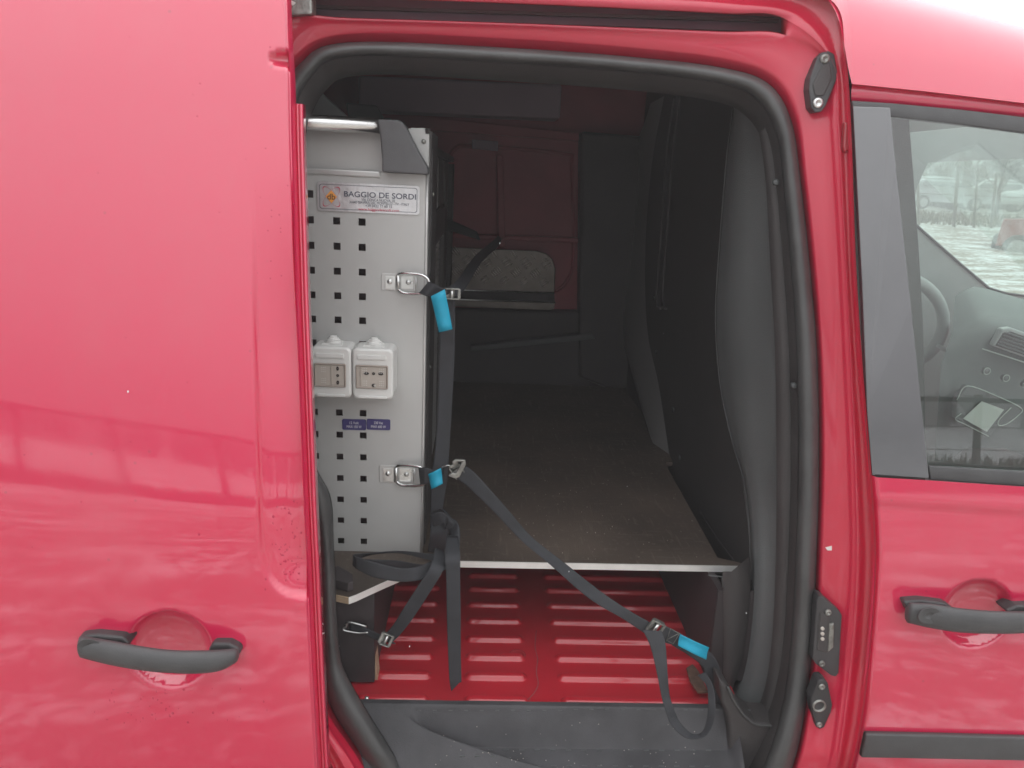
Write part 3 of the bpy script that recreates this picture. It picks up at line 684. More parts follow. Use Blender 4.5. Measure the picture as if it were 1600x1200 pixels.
# lower right corner: moulded foot of the trim
MB().prism([PZ(x, y, zF + .012) for x, y in ((1072,1046),(1082,1040),(1092,1052),(1106,1084),(1090,1084),(1078,1066))], (0, 0, .004)).build('rusty_bracket', M['rust'], lf, bevel=.001)
tube('trim_lip', [P(x, y, .0505) for x, y in cr([(1137,1073),(1147,1095),(1163,1118),(1180,1131),(1200,1134),(1222,1133)], 6)], .0022, M['seal'], van, 8)
lw = [colm([(1129,893),(1130,960),(1130,1040),(1128,1100),(1120,1140)], lambda x, y: P(x, y, .160)), colm([(1143,893),(1142,960),(1136,1040),(1130,1100),(1122,1140)], lambda x, y: P(x, y, .152)),
      colm([(1170,870),(1171,950),(1157,1040),(1136,1100),(1124,1140)], lambda x, y: P(x, y, .158))]
loft('lower_trim', lw + [[p + Vector((.01, .03, 0)) for p in lw[2]]], M['trim'], van, flip=True)
MB().prism([P(x, y, .052) for x, y in ((1124,1062),(1137,1073),(1163,1118),(1182,1131),(1222,1135),(1262,1136),(1255,1200),(1215,1290),(1100,1290),(1138,1200),(1140,1150),(1137,1120),(1127,1098))], (0, .06, 0)).build('corner_trim', M['trim'], van, bevel=.012, seg=4)

# ---- latch plates on the frame ----------------------------------------------
def lowoff(py): return -.035 * max(0, min(1, (py - 1040) / 140))
def plate(name, pts, off, th, m, parent=van, **kw):
    off += lowoff(sum(p[1] for p in pts) / len(pts))
    return MB().prism([on(x, y, off) for x, y in pts], (0, th, 0)).build(name, m, parent, bevel=kw.pop('bevel', .002), seg=2, **kw)
def bolt(parent, px, py, off, r, m, ax='y', name='bolt'):
    c = on(px, py, off + lowoff(1100 if py > 1060 else py)); loft(name, [disc(c + Vector((0, -h, 0)), q, 14) for q, h in ((r, -.003), (r, .0015), (r * .75, .0025), (r * .45, .0025), (r * .4, .001), (.0002, .001))], m, parent, True, closed=True)
p1 = plate('guide_plate', [(1284,82),(1295,79),(1304,84),(1309,112),(1307,126),(1291,165),(1283,175),(1274,176),(1268,168),(1264,140),(1266,122),(1277,90)], .022, .022, M['black'], label='black diamond shaped plate bolted high on the door frame')
plate('raised_pad', [(1286,100),(1298,100),(1301,122),(1288,150),(1274,150),(1270,132)], .0205, .004, M['trim'], p1, bevel=.003)
bolt(p1, 1289, 92, .021, .0068, M['dull']); bolt(p1, 1278, 161, .021, .0072, M['zinc'])
p2 = plate('latch_plate', [(1281,931),(1287,933),(1312,955),(1316,962),(1311,1052),(1306,1058),(1299,1056),(1275,1038),(1270,1030),(1276,940)], .026, .022, M['black'], label='black latch plate with electrical contacts low on the door frame')
plate('latch_recess', [(1282,956),(1297,964),(1295,1022),(1276,1016)], .0245, .004, M['trim'], p2)
for k in range(3): bolt(p2, 1285, 982 + k * 8, .024, .0028, M['dust'], name='contact')
plate('striker', [(1296,976),(1304,974),(1303,1012),(1294,1020)], .0225, .006, M['dull'], p2); bolt(p2, 1294, 957, .025, .005, M['dull']); bolt(p2, 1284, 1037, .025, .005, M['dull'])
p3 = plate('guide_plate', [(1279,1063),(1288,1062),(1294,1068),(1301,1102),(1299,1112),(1288,1137),(1281,1140),(1275,1136),(1268,1104),(1268,1092)], .028, .022, M['black'], label='black diamond plate with round socket at the foot of the door frame')
c = on(1280, 1103, .0265 + lowoff(1100)); loft('socket_ring', [disc(c + Vector((0, -h, 0)), q, 20) for q, h in ((.0105, -.004), (.0105, .002), (.0085, .002), (.0080, -.003), (.001, -.003))], M['dull'], p3, True, closed=True)
bolt(p3, 1284, 1073, .027, .005, M['dull']); bolt(p3, 1280, 1132, .027, .0045, M['dull'])
plate('jamb_slot', [(1320,192),(1325,190),(1329,196),(1330,225),(1327,236),(1320,238),(1318,230)], .022, .010, M['inred'], bevel=.003)
plate('paint_chip', [(1290,856),(1299,853),(1315,856),(1317,860),(1303,860),(1293,860)], .042, .006, M['aluedge'], bevel=0)

# ================================================================== PLYWOOD FLOOR (inside the van, on side panels)
zP = .752
ply = thing('plywood_deck', 'dark scratched plywood deck with an aluminium front edge raised above the red floor', 'deck')
outl = [(505,932),(541,936),(556,930),(600,912),(622,904),(660,886),(715,880),(1159,889),(1163,886),(1161,880),(1153,877),(1118,870)]
front = [PZ(x, y, zP) for x, y in [(490,928),(522,929),(545,934),(556,930),(600,910),(626,899),(652,886),(690,878),(720,877),(940,881),(1160,885)]]
back = [PZ(1163, 880, zP), PZ(1121, 873, zP), PZ(1048, 738, zP), PZ(1040, 728, zP)] 
poly = front + [Vector((front[-1].x + .003, front[-1].y + .012, zP))] + [PZ(1121, 871, zP), PZ(1044, 733, zP), PZ(1041, 722, zP), PZ(1051, 722, zP), PZ(1046, 708, zP)]
poly += [Vector((XB - .005, 1.43, zP)), Vector((-.70, 1.43, zP)), Vector((-.70, front[0].y + .02, zP)), Vector((front[0].x - .06, front[0].y, zP))]
TH = .0105
MB().prism([p - Vector((0, 0, 0)) for p in poly], (0, 0, -TH)).build('board', [M['wood']], ply)
# edging and raw edge
def strip(name, pts, m, parent, out=.0012, top=.0005):
    A = [p + Vector((0, -out, top)) for p in pts]; B = [p + Vector((0, -out, -TH - .0005)) for p in pts]; A2 = [p + Vector((0, .0008, top)) for p in pts]
    return loft(name, [A2, A, B], m, parent, False)
strip('edge_trim', front[2:9], M['aluedge'], ply); strip('edge_trim', front[8:], M['aluedge'], ply, out=.0016)
strip('raw_edge', front[:3], M['plyedge'], ply)
off = thing('wood_offcut', 'small dark wedge of plywood lying on the deck corner beside the doorway seal', 'offcut')
MB().prism([PZ(x, y, zP + .0015) for x, y in ((505,908),(528,897),(551,910),(552,922),(544,925),(505,915))], (0, 0, .016)).build('wedge', M['panelw'], off, bevel=.001)
# crumbs
cm = MB()
for k in range(130):
    px, py = rnd.uniform(735, 1110), 640 + 235 * rnd.random() ** .7
    p = PZ(px, py, zP)
    if p.x < XB - .03: drop(cm, Vector((p.x, p.y, zP + .001)), rnd.uniform(.0003, .0008), rnd.uniform(.0004, .0011), 1.2)
cm.build('crumbs', M['dust'], ply, kind='stuff')
# supports below the deck
xlp = PZ(581, 1089, zF).x; xrp = PZ(1113, 1089, zF).x
sl = thing('support_panel', 'dark plywood upright under the left side of the deck, strap hooked to it', 'panel', 'uprights under the deck')
Ypf = .15
box('board', (xlp - .012, Ypf + .0, zF + .007), (xlp, 1.4, zP - TH - .001), M['panelw'], sl)
MB().prism([Vector((xlp + .0004, Ypf - .001, zF + .006)), Vector((xlp + .0048, Ypf - .001, zF + .006)), Vector((xlp + .0008, Ypf - .001, zF + .055))], (0, .03, 0)).build('raw_edge', M['plyedge'], sl)
sr_ = thing('support_panel', 'dark plywood upright under the right side of the deck beside the bulkhead', 'panel', 'uprights under the deck')
box('board', (xrp, .168, zF + .007), (xrp + .012, 1.4, zP - TH - .001), M['panelw'], sr_)
box('backing', (-.40, .143, zF + .006), (xlp - .0003, .149, zP - TH - .001), M['panelw'], sl)
tube('bead', [P(x, y, .160) for x, y in ((1106,899),(1128,901),(1129,918))], .0012, M['trimlite'], sr_, 6)
box('backing', (xrp + .0005, .162, zF + .006), (XB + .02, .167, zP - TH - .001), M['panelw'], sr_)

# ================================================================== SHELVING UNIT
YU = .25
un = thing('shelving_unit', 'silver perforated shelving unit with socket boxes and a chrome grab bar, standing on the deck', 'shelving unit')
def U(px, py, d=0): return P(px, py, YU + d)
hr_t = [347,386,425,464,502,541,577,611,645,680,714,748,781,813,846]
ztop_, zbot_ = U(566, 347).z, U(566, 846).z
dzh = (ztop_ - zbot_) / 14
hx = [U(486.5, 422).x, U(527, 423).x, U(566, 425).x]; dxh = (hx[2] - hx[0]) / 2
zr = U(672, 272).z; xR = U(664, 560).x; zb_ = zP + .0005; xL = -.62
zhT = U(600, 270).z
# front sheet with true square holes
hs_ = .0057
cols = sorted(hx + [hx[0] - dxh * k for k in range(1, 9)])
rows = [ztop_ - dzh * k for k in range(-1, 15)]
XS = [xL]; ZS = [zb_]
for c_ in cols: XS += [c_ - hs_, c_ + hs_]
XS.append(xR)
for r_ in reversed(rows): ZS += [r_ - hs_, r_ + hs_]
ZS.append(zhT)
V = [(x, YU, z) for z in ZS for x in XS]; n = len(XS); Fc = []
for j in range(len(ZS) - 1):
    for i in range(n - 1):
        hole = (i % 2 == 1) and (j % 2 == 1)
        ci = (i - 1) // 2; rj = (len(rows) - 1) - (j - 1) // 2
        if hole:
            top = rj == 0
            if not (top and cols[ci] > hx[0] + .01): continue
        Fc.append([j * n + i, j * n + i + 1, (j + 1) * n + i + 1, (j + 1) * n + i])
ep = mesh('end_panel', V, Fc, M['silver'], un, solid=.0022, soff=-1)
# bend along the right edge
tube('rolled_edge', [Vector((xR - .001, YU + .0005, z)) for z in np.linspace(zb_, zhT, 8)], .0024, M['silver2'], ep, 10)
box('inner_sheet', (xL, YU + .05, zb_), (xR - .03, YU + .052, zhT), M['inner'], un)
# upper sheet (set back) and ledge
zT = U(660, 200).z; 
up_ = MB().prism([Vector((xL, YU + .008, zhT)), Vector((xR, YU + .008, zhT)), Vector((xR, YU + .008, zT)), Vector((xR - .012, YU + .008, zT + .0005)), Vector((xR - .055, YU + .008, zT - .004)), Vector((xL, YU + .008, zT - .016))], (0, .002, 0)).build('upper_panel', M['silver'], un)
MB().prism([U(300, 252, -.003), U(466, 262, -.003), U(594, 268, -.003), U(594, 278, -.003), U(466, 271, -.003), U(300, 261, -.003)], (0, .006, 0)).build('ledge', M['silver2'], un, bevel=.002)
MB().prism([U(664, 201, .006), U(671, 200, .006), U(671, 209, .006), U(665, 209, .006)], (0, .004, 0)).build('cam_slot', M['hole'], up_)
def ubolt(parent, px, py, d, r, m=None, name='bolt'):
    c = U(px, py, d); return loft(name, [disc(c + Vector((0, -h, 0)), q, 14) for q, h in ((r, -.001), (r, .001), (r * .8, .0022), (r * .3, .0028))], m or M['zinc'], parent, True, closed=True, caps=True)
ubolt(up_, 662, 221, .0065, .0035, M['dull'], 'rivet')
# black bracket (end cap) holding the chrome bar
bpl = [(590,186),(622,187),(628,190),(634,198),(650,230),(668,262),(669,273),(662,273),(597,269),(597,250),(594,215)]
bk_ = MB().prism([U(x, y, -.028) for x, y in bpl], (0, .034, 0)).build('end_bracket', M['handle'], un, bevel=.003, seg=3, label='dark grey moulded bracket at the end of the chrome bar')
bk_.data.materials.clear(); bk_.data.materials.append(mat('bracket_plastic', (.10, .10, .105), .45, var=.08, vscale=30, bump=.3, bscale=900))
rB = (U(560, 182, -.016) - U(560, 207, -.016)).length / 2
c_ = U(580, 196.0, -.014); cA = U(300, 182, -.014)
tube('grab_bar', [Vector((-.60, c_.y, c_.z)), Vector((-.3, c_.y, c_.z)), Vector((c_.x + .03, c_.y, c_.z))], rB, M['alu'], un, 28)
# side face: posts, recess, ribbed board
D2 = 1.37
sd_ = bpl
box('front_post', (xR - .028, YU + .011, zb_), (xR + .0005, YU + .030, zT), M['silver2'], un)
post = box('side_post', (xR - .022, YU + .031, zb_), (xR + .0035, YU + .20, zT - .002), M['trim'], un, bevel=.002)
box('post_lip', (xR + .0036, YU + .034, zb_ + .05), (xR + .0048, YU + .060, zT - .03), M['black'], post)
xs2 = xR - .006
box('back_board', (xs2 - .02, YU + .205, zb_), (xs2 - .012, D2, zT - .03), M['black'], un)
for (a_, b2) in ((.225, .56), (.72, .98)):
    z = zb_ + .03; k = 0
    t_ = MB()
    while z < zT - .13:
        t_.box((xs2 - .006, YU + (a_ + b2) / 2, z + .0), (.006, b2 - a_, .009)); z += .0125
    t_.build('louvre_panel', M['trimlite'] if a_ > .5 else M['silver'], un, kind='stuff')
box('side_post', (xR - .018, YU + .565, zb_), (xR + .002, YU + .70, zT - .04), M['trim'], un, bevel=.002)
box('side_post', (xR - .018, D2 - .12, zb_), (xR + .002, D2, zT - .04), M['trim'], un, bevel=.002)
box('unit_top', (xL, YU + .0105, zT - .035), (xR - .001, D2, zT - .02), M['trim'], un)
box('latch_box', (xR - .01, YU + .215, zT - .13), (xR + .006, YU + .40, zT - .04), M['trim'], un, bevel=.004)
box('latch_box', (xR - .01, YU + .205, zT - .20), (xR + .003, YU + .56, zT - .135), M['black'], un, bevel=.004)
for z in (zT - .10, .88, 1.08): loft('bolt', [disc(Vector((xR + .004 + h, YU + .06, z)), r, 12, 'x') for r, h in ((.004, 0), (.004, .002), (.001, .003))], M['dull'], post, True, closed=True, caps=True)
# grey wing bracket further inside
MB().prism([P(x, y, .50) for x, y in ((420,100),(480,122),(500,143),(553,192),(548,206),(420,208))], (0, .02, 0)).build('inner_bracket', M['silver'], un, bevel=.004)
MB().prism([P(x, y, .80) for x, y in ((540,160),(588,164),(602,190),(545,190))], (0, .02, 0)).build('inner_bracket', M['trimlite'], un, bevel=.004)

# ---- maker's sticker
stk = MB()
s0, s1, s2, s3 = U(495, 283, -.0006), U(656, 291.5, -.0006), U(655, 338, -.0006), U(497, 326.5, -.0006)
sx0, sx1 = (s0.x + s3.x) / 2, (s1.x + s2.x) / 2; szt, szb = (s0.z + s1.z) / 2, (s2.z + s3.z) / 2
W_, H_ = sx1 - sx0, szt - szb
st = MB().prism(rrect(sx0, sx1, szb, szt, .0045, YU - .0022), (0, .0015, 0)).build('maker_sticker', M['foil'], un)
# thin inner border line
def outline(name, loop, wd, m, parent, Y, th=.0003):
    c = sum(loop, Vector()) / len(loop); inn = []
    for p in loop:
        d = (c - p); inn.append(Vector((p.x + math.copysign(min(wd, abs(d.x)), d.x), Y, p.z + math.copysign(min(wd, abs(d.z)), d.z))))
    return loft(name, [[Vector((p.x, Y, p.z)) for p in loop], inn], m, parent, False, closed=True)
outline('border', rrect(sx0 + .0035, sx1 - .0035, szb + .0032, szt - .0032, .0035, 0), .0007, M['ink'], st, YU - .0027)
def SX(f): return sx0 + W_ * f
def SZ(f): return szt - H_ * f
YT = YU - .0028
text('BAGGIO DE SORDI', H_ * .27, (SX(.265), YT, SZ(.47)), M['ink'], st, wide=1.0, bold=.0001)
def fit(o, x0, x1):
    b = [v.co.x for v in o.data.vertices]; a0, a1 = min(b), max(b)
    for v in o.data.vertices: v.co.x = x0 + (v.co.x - a0) / (a1 - a0) * (x1 - x0)
txt = [o for o in st.children if o.name.startswith('lettering')]
fit(txt[0], SX(.262), SX(.965))
for s_, f0, f1, zf_, m_, sz in (('VIA CONCA NUOVA, 32', .43, .76, .595, 'ink', .105), ('31040 GIAVERA DEL MONTELLO - TV - ITALY', .315, .90, .695, 'ink', .10), ('+39 0422 77 60 15', .47, .73, .80, 'ink', .105), ('www.baggiodesordi.com', .40, .80, .925, 'inkred', .105)):
    o = text(s_, H_ * sz * 1.25, (SX(f0), YT, SZ(zf_)), M[m_], st); fit(o, SX(f0), SX(f1))
# logo: two crossing ellipses round a lozenge
lc = Vector((SX(.138), YT, SZ(.5)))
for s_ in (1, -1):
    rg = [[], []]
    for k in range(49):
        a = 2 * math.pi * k / 48; wd = .0003 + .0011 * abs(math.cos(a)) ** 6
        for q, rg_ in ((1, rg[0]), (-1, rg[1])):
            u, v = math.cos(a) * (.0185 + q * wd / 2), math.sin(a) * (.0068 + q * wd / 3)
            an = R(50) * s_; rg_.append(lc + Vector((u * math.cos(an) - v * math.sin(an), -.0002 * (1 + s_), u * math.sin(an) + v * math.cos(an))))
    loft('logo_orbit', rg, M['inkred'], st, False)
MB().prism([lc + Vector((math.cos(a) * .0088, -.0006, math.sin(a) * .0098)) for a in (0, math.pi / 2, math.pi, 1.5 * math.pi)], (0, .0003, 0)).build('logo_lozenge', M['orange'], st)
o = text('db', .0125, (lc.x, YT - .0009, lc.z - .0042), M['brown'], st, bold=.0002); fit(o, lc.x - .0062, lc.x + .0062)
# violet voltage labels
for px0, px1, l1, l2 in ((535,572.2,'12 Volt','MAX 150 W'), (573.2,610,'230 Vac','MAX 600 W')):
    a, b_ = U(px0, 662.5), U(px1, 662.5); zc = a.z; hh_ = (U(570, 655) - U(570, 671.5)).length / 2
    lb = MB().prism(rrect(a.x, b_.x, zc - hh_, zc + hh_, .0025, YU - .0018), (0, .0015, 0)).build('voltage_label', M['violet'], un)
    xm = (a.x + b_.x) / 2
    o = text(l1, .0062, (xm, YU - .0020, zc + .0012), M['whiteink'], lb); fit(o, xm - .0075, xm + .0075)
    o = text(l2, .0062, (xm, YU - .0020, zc - .0056), M['whiteink'], lb); fit(o, xm - .0125, xm + .0125)

# ---- socket boxes
def socket(pxl, pxr, pyt, pyb, kind):
    a, b_ = P(pxl, pyt, YU - .052), P(pxr, pyb, YU - .052); x0, x1, z1, z0 = a.x, b_.x, a.z, b_.z
    so = loft('socket_box', [rrect(x0 - .001, x1 + .001, z0, z1, .010, YU - .0005), rrect(x0, x1, z0, z1, .009, YU - .040), rrect(x0, x1, z0, z1, .008, YU - .049), rrect(x0 + .003, x1 - .003, z0 + .003, z1 - .003, .007, YU - .0515)], M['white'], un, False, closed=True, caps=True, bevel=.0015)
    # window frame, recess
    wx0, wx1, wz0, wz1 = x0 + .0055, x1 - .008, z0 + .018, z1 - .026
    loft('window_frame', [rrect(wx0, wx1, wz0, wz1, .002, YU - .0525, 2), rrect(wx0 + .0015, wx1 - .0015, wz0 + .0015, wz1 - .0015, .001, YU - .0545, 2), rrect(wx0 + .003, wx1 - .003, wz0 + .003, wz1 - .003, .001, YU - .0530, 2)], M['beige2'], so, False, closed=True, caps=False)
    fc = MB().prism(rrect(wx0 + .002, wx1 - .002, wz0 + .002, wz1 - .002, .001, YU - .0526, 2), (0, .0008, 0)).build('socket_face', M['beige'], so)
    MB().prism(rrect(wx0 + .003, wx1 - .003, z1 - .017, z1 - .010, .001, YU - .0535, 2), (0, .0025, 0)).build('hinge', M['white'], so, bevel=.0006)
    MB().prism(rrect(wx0 + .004, wx1 - .002, z0 + .002, z0 + .006, .001, YU - .0535, 2), (0, .0025, 0)).build('catch', M['white'], so, bevel=.0006)
    def hole(x, z, rx=.0024, rz=.0024): 
        loft('socket_hole', [disc(Vector((x, YU - .0533, z)), rx, 14, 'y', rz), disc(Vector((x, YU - .0530, z)), rx * .2, 14, 'y', rz * .2)], M['hole'], fc, False, closed=True)
    xm, zm = (wx0 + wx1) / 2, (wz0 + wz1) / 2
    dots = MB()
    def grid(x, z):
        for i in range(3):
            for j in range(3): dots.box((x + i * .0028, YU - .0533, z - j * .0034), (.0011, .0006, .0011))
    if kind == 0:
        xq = wx0 + (wx1 - wx0) * .74
        hole(xq, zm); hole(xq, zm + .0115, .0022, .0034); hole(xq, zm - .0115, .0022, .0034)
        box('divider', (wx0 + (wx1 - wx0) * .53, YU - .0536, wz0 + .003), (wx0 + (wx1 - wx0) * .53 + .0007, YU - .0528, wz1 - .003), M['beige2'], fc)
        grid(wx0 + .012, wz1 - .007); grid(wx0 + .012, wz0 + .014)
    else:
        hole(xm + .003, zm + .006); hole(xm - .0085, zm + .006, .0042, .0024); hole(xm + .0145, zm + .006, .0042, .0024); hole(xm + .003, zm - .0135, .0034, .0028)
        c = Vector((xm + .005, YU - .0537, zm - .0135)); MB().box(c, (.003, .0006, .0034)).build('earth_clip', M['zinc'], fc)
        grid(wx0 + .012, wz1 - .006); grid(wx1 - .013, wz1 - .006); grid(wx0 + .012, wz0 + .013); grid(wx1 - .013, wz0 + .013)
        box('divider', (wx0 + .0075, YU - .0536, wz0 + .003), (wx0 + .0082, YU - .0528, wz1 - .003), M['beige2'], fc)
    dots.build('moulded_dots', M['white'], fc, kind='stuff')
    # rubber cable gland on top
    gx, gy = (x0 + x1) / 2 - .001, YU - .022
    MB().prism([Vector((gx - .017, gy - .013, z1 - .0005)), Vector((gx + .017, gy - .013, z1 - .0005)), Vector((gx + .015, gy + .012, z1 - .0005)), Vector((gx - .015, gy + .012, z1 - .0005))], (0, 0, .0028)).build('gland_plate', M['white'], so, bevel=.0008)
    rg = []; zc = z1 + .002
    for r_, h in ((.014, 0), (.014, .0022), (.0118, .0026), (.0116, .0046), (.0092, .0052), (.0088, .0074), (.0062, .0082), (.0058, .0102), (.0030, .0112), (.0004, .0115)): rg.append(disc(Vector((gx, gy, zc + h)), r_, 22, 'z'))
    loft('cable_gland', rg, M['white'], so, False, closed=True)
    return so
socket(484.5, 549.0, 541.5, 622.5, 0); socket(549.8, 614.0, 544.5, 625.5, 1)

# ---- lashing rings on the end panel (parts of the unit)
def lash(cx, cy, s=1.0):
    pw = [(596,425),(656,428),(656,458),(596,455)]
    dx, dy = cx - 626, cy - 441
    bp_ = MB().prism([U(x + dx, (y - 441) * s + 441 + dy, -.0005) for x, y in pw], (0, .0004, 0))
    a, b_ = U(596 + dx, 425 + dy), U(652 + dx, 457 + dy)
    pl_ = MB().prism(rrect(a.x, b_.x, b_.z + .002, a.z - .0015, .003, YU - .0015), (0, .0014, 0)).build('lash_plate', M['silver2'], un, bevel=.0005)
    for x0, x1 in ((602,618),(627,646)):
        p, q = U(x0 + dx, 431 + dy), U(x1 + dx, 452 + dy)
        MB().prism(rrect(p.x, q.x, q.z, p.z, .0008, YU - .0028, 2), (0, .0013, 0)).build('clamp', M['zinc'], pl_, bevel=.0004)
    ubolt(pl_, 609 + dx, 440 + dy, -.003, .0042); ubolt(pl_, 638 + dx, 441 + dy, -.003, .0042)
    tube('clamp_barrel', [U(622 + dx, 430 + dy, -.004), U(622 + dx, 453 + dy, -.004)], .0035, M['zinc'], pl_, 12)
    w_ = [(622,430,-.004),(628,427,-.008),(650,428,-.013),(664,432,-.017),(670,440,-.018),(669,452,-.018),(660,458,-.016),(640,459,-.011),(628,457,-.008),(622,452,-.004)]
    tube('lash_ring', [U(p[0] + dx, p[1] + dy, p[2]) for p in cr(w_, 6)], .0027, M['alu'], pl_, 10)
    tube('ring_bar', [U(650 + dx, 430 + dy, -.012), U(650 + dx, 457 + dy, -.012)], .0014, M['zinc'], pl_, 8)
lash(626, 441); lash(623, 741)

# ================================================================== STRAPS
def ribbon(name, segs, parent, th=.0013, n=6, m=None):   # ((lx,ly),(rx,ry),Y[,Yr])
    rows_ = [(s[0][0], s[0][1], s[1][0], s[1][1], s[2], s[3] if len(s) > 3 else s[2]) for s in segs]
    sm = cr(rows_, n); A = []; 
    for q in sm:
        a, b_ = P(q[0], q[1], q[4]), P(q[2], q[3], q[5]); A.append([a.lerp(b_, t) for t in (0, .12, .5, .88, 1)])
    return loft(name, A, m or M['strap'], parent, True, solid=th, soff=0)
def buckle(parent, c, u, v, w_=.014, l=.017, name='buckle'):
    """cam buckle: frame with two side cheeks, roller bar and lever"""
    u = Vector(u).normalized(); v = Vector(v); v = (v - v.dot(u) * u).normalized(); nn = u.cross(v); Mx = Matrix((u, v, nn)).transposed()
    b = MB()
    for s_ in (-1, 1): b.box(Vector(c) + v * s_ * w_, (l * 2, .0022, .012), Mx)
    b.box(Vector(c) - u * l, (.005, w_ * 2, .004), Mx); b.box(Vector(c) + u * l, (.005, w_ * 2, .004), Mx)
    o = b.build(name, M['dull'], parent, bevel=.001)
    lv = MB().box(Vector(c) + nn * -.006 - u * .003, (l * 1.5, w_ * 1.75, .003), Mx).build('lever', M['dull'], o, bevel=.001)
    tube('roller', [Vector(c) + v * w_, Vector(c) - v * w_], .003, M['zinc'], o, 8)
    return o
def tag(pts, Y, parent, lab='bright cyan cloth tag'):
    A = [P(x, y, Y) for x, y in pts]; n0 = (A[1] - A[0]).cross(A[3] - A[0]).normalized()
    rg = []
    for i in range(7):
        t = i / 6; l, r_ = A[0].lerp(A[3], t), A[1].lerp(A[2], t); wv = Vector((0, .0018 * math.sin(t * 4.2), 0))
        rg.append([l + wv, l.lerp(r_, .5) + wv + Vector((0, -.0012, 0)), r_ + wv])
    o = loft('tag', rg, M['tag'], parent, True, solid=.0006, soff=0, label=lab)
    return o
# 1: upper strap - loops the upper ring, runs down the unit's corner
g_ = 'tie-down straps on the shelving unit'
s1_ = thing('tie_down_strap', 'black strap through the upper ring with a long cyan tag, hanging down the unit corner', 'strap', g_)
ribbon('ring_loop', [((670,440),(655,458),.226),((680,444),(664,462),.215),((692,450),(676,465),.222),((708,452),(694,466),.236)], s1_)
ribbon('far_run', [((694,452),(712,464),.245),((712,440),(728,450),.34),((742,400),(752,410),.70),((768,378),(778,386),1.10),((778,368),(784,374),1.30)], s1_)
ribbon('webbing', [((686,455),(711,455),.240),((688,500),(711,500),.242),((686,560),(710,560),.250),((684,640),(706,640),.250),((680,700),(702,702),.245),((674,745),(699,748),.235),((673,790),(692,795),.232),((672,825),(690,830),.235)], s1_)
buckle(s1_, P(706, 459, .232), (1, .3, -.03), (0, .05, 1), .008, .012, 'hook')
tag([(673,463),(695,452),(707,514),(686,519)], .205, s1_, 'long bright cyan cloth tag')
ribbon('far_run', [((640,330),(640,344),1.2),((700,343),(700,360),1.1),((745,362),(750,375),1.0)], s1_)
# 2: lower strap - to the cam buckle over the red floor
s2_ = thing('tie_down_strap', 'black strap from the lower ring slanting across the doorway to a grey buckle', 'strap', g_)
ribbon('ring_loop', [((654,730),(657,757),.228),((666,731),(666,756),.216),((680,734),(678,752),.222),((694,731),(692,742),.232)], s2_)
tag([(669,741),(689,731),(692,755),(674,764)], .212, s2_, 'short cyan tag with small printing')
tx = text('WLL 250 daN', .004, (P(673, 750, .2105).x, .2105, P(673, 750, .2105).z), M['ink'], s2_); bpy.data.objects.remove(tx)
tube('ring_wire', [P(688, 731, .225), P(700, 727, .225), P(708, 728, .225)], .0012, M['zinc'], s2_, 6)
hk = buckle(s2_, P(715, 735, .215), (.55, .1, -.85) , (.85, 0, .55), .009, .012, 'buckle')
hk2 = MB().prism([P(x, y, .205) for x, y in ((700,744),(706,739),(712,740),(722,722),(716,722),(708,727),(706,722),(712,718),(727,719),(728,727),(718,746),(710,748))], (0, .006, 0)).build('hook', M['dull'], s2_, bevel=.0015)
ribbon('webbing', [((727,727),(714,748),.212),((745,742),(733,762),.205),((790,792),(775,803),.195),((830,838),(815,845),.185),((880,878),(858,881),.155),((940,925),(920,935),.10),((985,955),(972,966),.075),((1022,976),(1008,990),.065)], s2_)
bu = buckle(s2_, P(1024, 982, .058), Vector((.86, .0, -.45)), (.45, 0, .86), .0125, .010)
sw = ribbon('stitched_end', [((1036,976),(1026,998),.062),((1050,983),(1040,1004),.062),((1064,990),(1054,1008),.064)], s2_)
stx = [P(x, y, .0595) for x, y in ((1041,1002),(1048,982),(1062,990),(1052,1006),(1041,1000),(1060,990))]
tube('stitching', stx, .0006, M['dull'], sw, 5)
ribbon('anchor_run', [((1060,990),(1050,1008),.066),((1085,1003),(1073,1022),.074),((1115,1025),(1096,1040),.085),((1128,1060),(1106,1066),.095),((1128,1110),(1108,1108),.10)], s2_)
tag([(1063,991),(1108,1012),(1103,1030),(1059,1008)], .052, s2_, 'bright cyan tag beside the buckle')
ribbon('loose_tail', [((1004,984),(1034,986),.046),((1016,1010),(1040,1008),.036),((1026,1050),(1043,1050),.024),((1033,1085),(1046,1085),.016,.022),((1040,1110),(1052,1106),.006,.016),((1050,1135),(1062,1128),.0,.012),((1075,1154),(1080,1146),-.004,.008),((1100,1152),(1096,1145),.0,.012),((1114,1132),(1104,1128),.004,.016),((1118,1100),(1107,1100),.012,.02),((1113,1070),(1104,1072),.03,.036),((1102,1050),(1090,1055),.050,.054)], s2_)
# 3: knotted strap with loop lying on the deck and hanging ends
s3_ = thing('tie_down_strap', 'knotted black strap looped over the deck corner with two ends hanging down', 'strap', g_)
ribbon('knot', [((676,800),(694,795),.225),((690,795),(706,810),.205),((700,812),(712,826),.198),((690,830),(702,838),.212),((676,824),(686,836),.222)], s3_)
ribbon('knot', [((674,812),(690,806),.215),((672,836),(700,830),.205),((668,862),(698,866),.22)], s3_)
ribbon('knot', [((672,806),(678,822),.205),((690,800),(694,818),.196),((706,815),(694,828),.205)], s3_)
ribbon('loop', [((697,806),(703,830),.21),((714,815),(704,838),.195),((719,835),(703,842),.18),((716,862),(696,856),.165),((702,885),(682,872),.145),((672,902),(655,884),.125),((632,909),(628,888),.108),((585,902),(582,878),.100),((556,888),(553,868),.105)], s3_)
ribbon('loop', [((556,888),(553,868),.105),((552,880),(554,866),.125),((575,868),(580,864),.165),((620,864),(622,861),.195),((660,872),(662,864),.215),((684,878),(688,866),.22)], s3_)
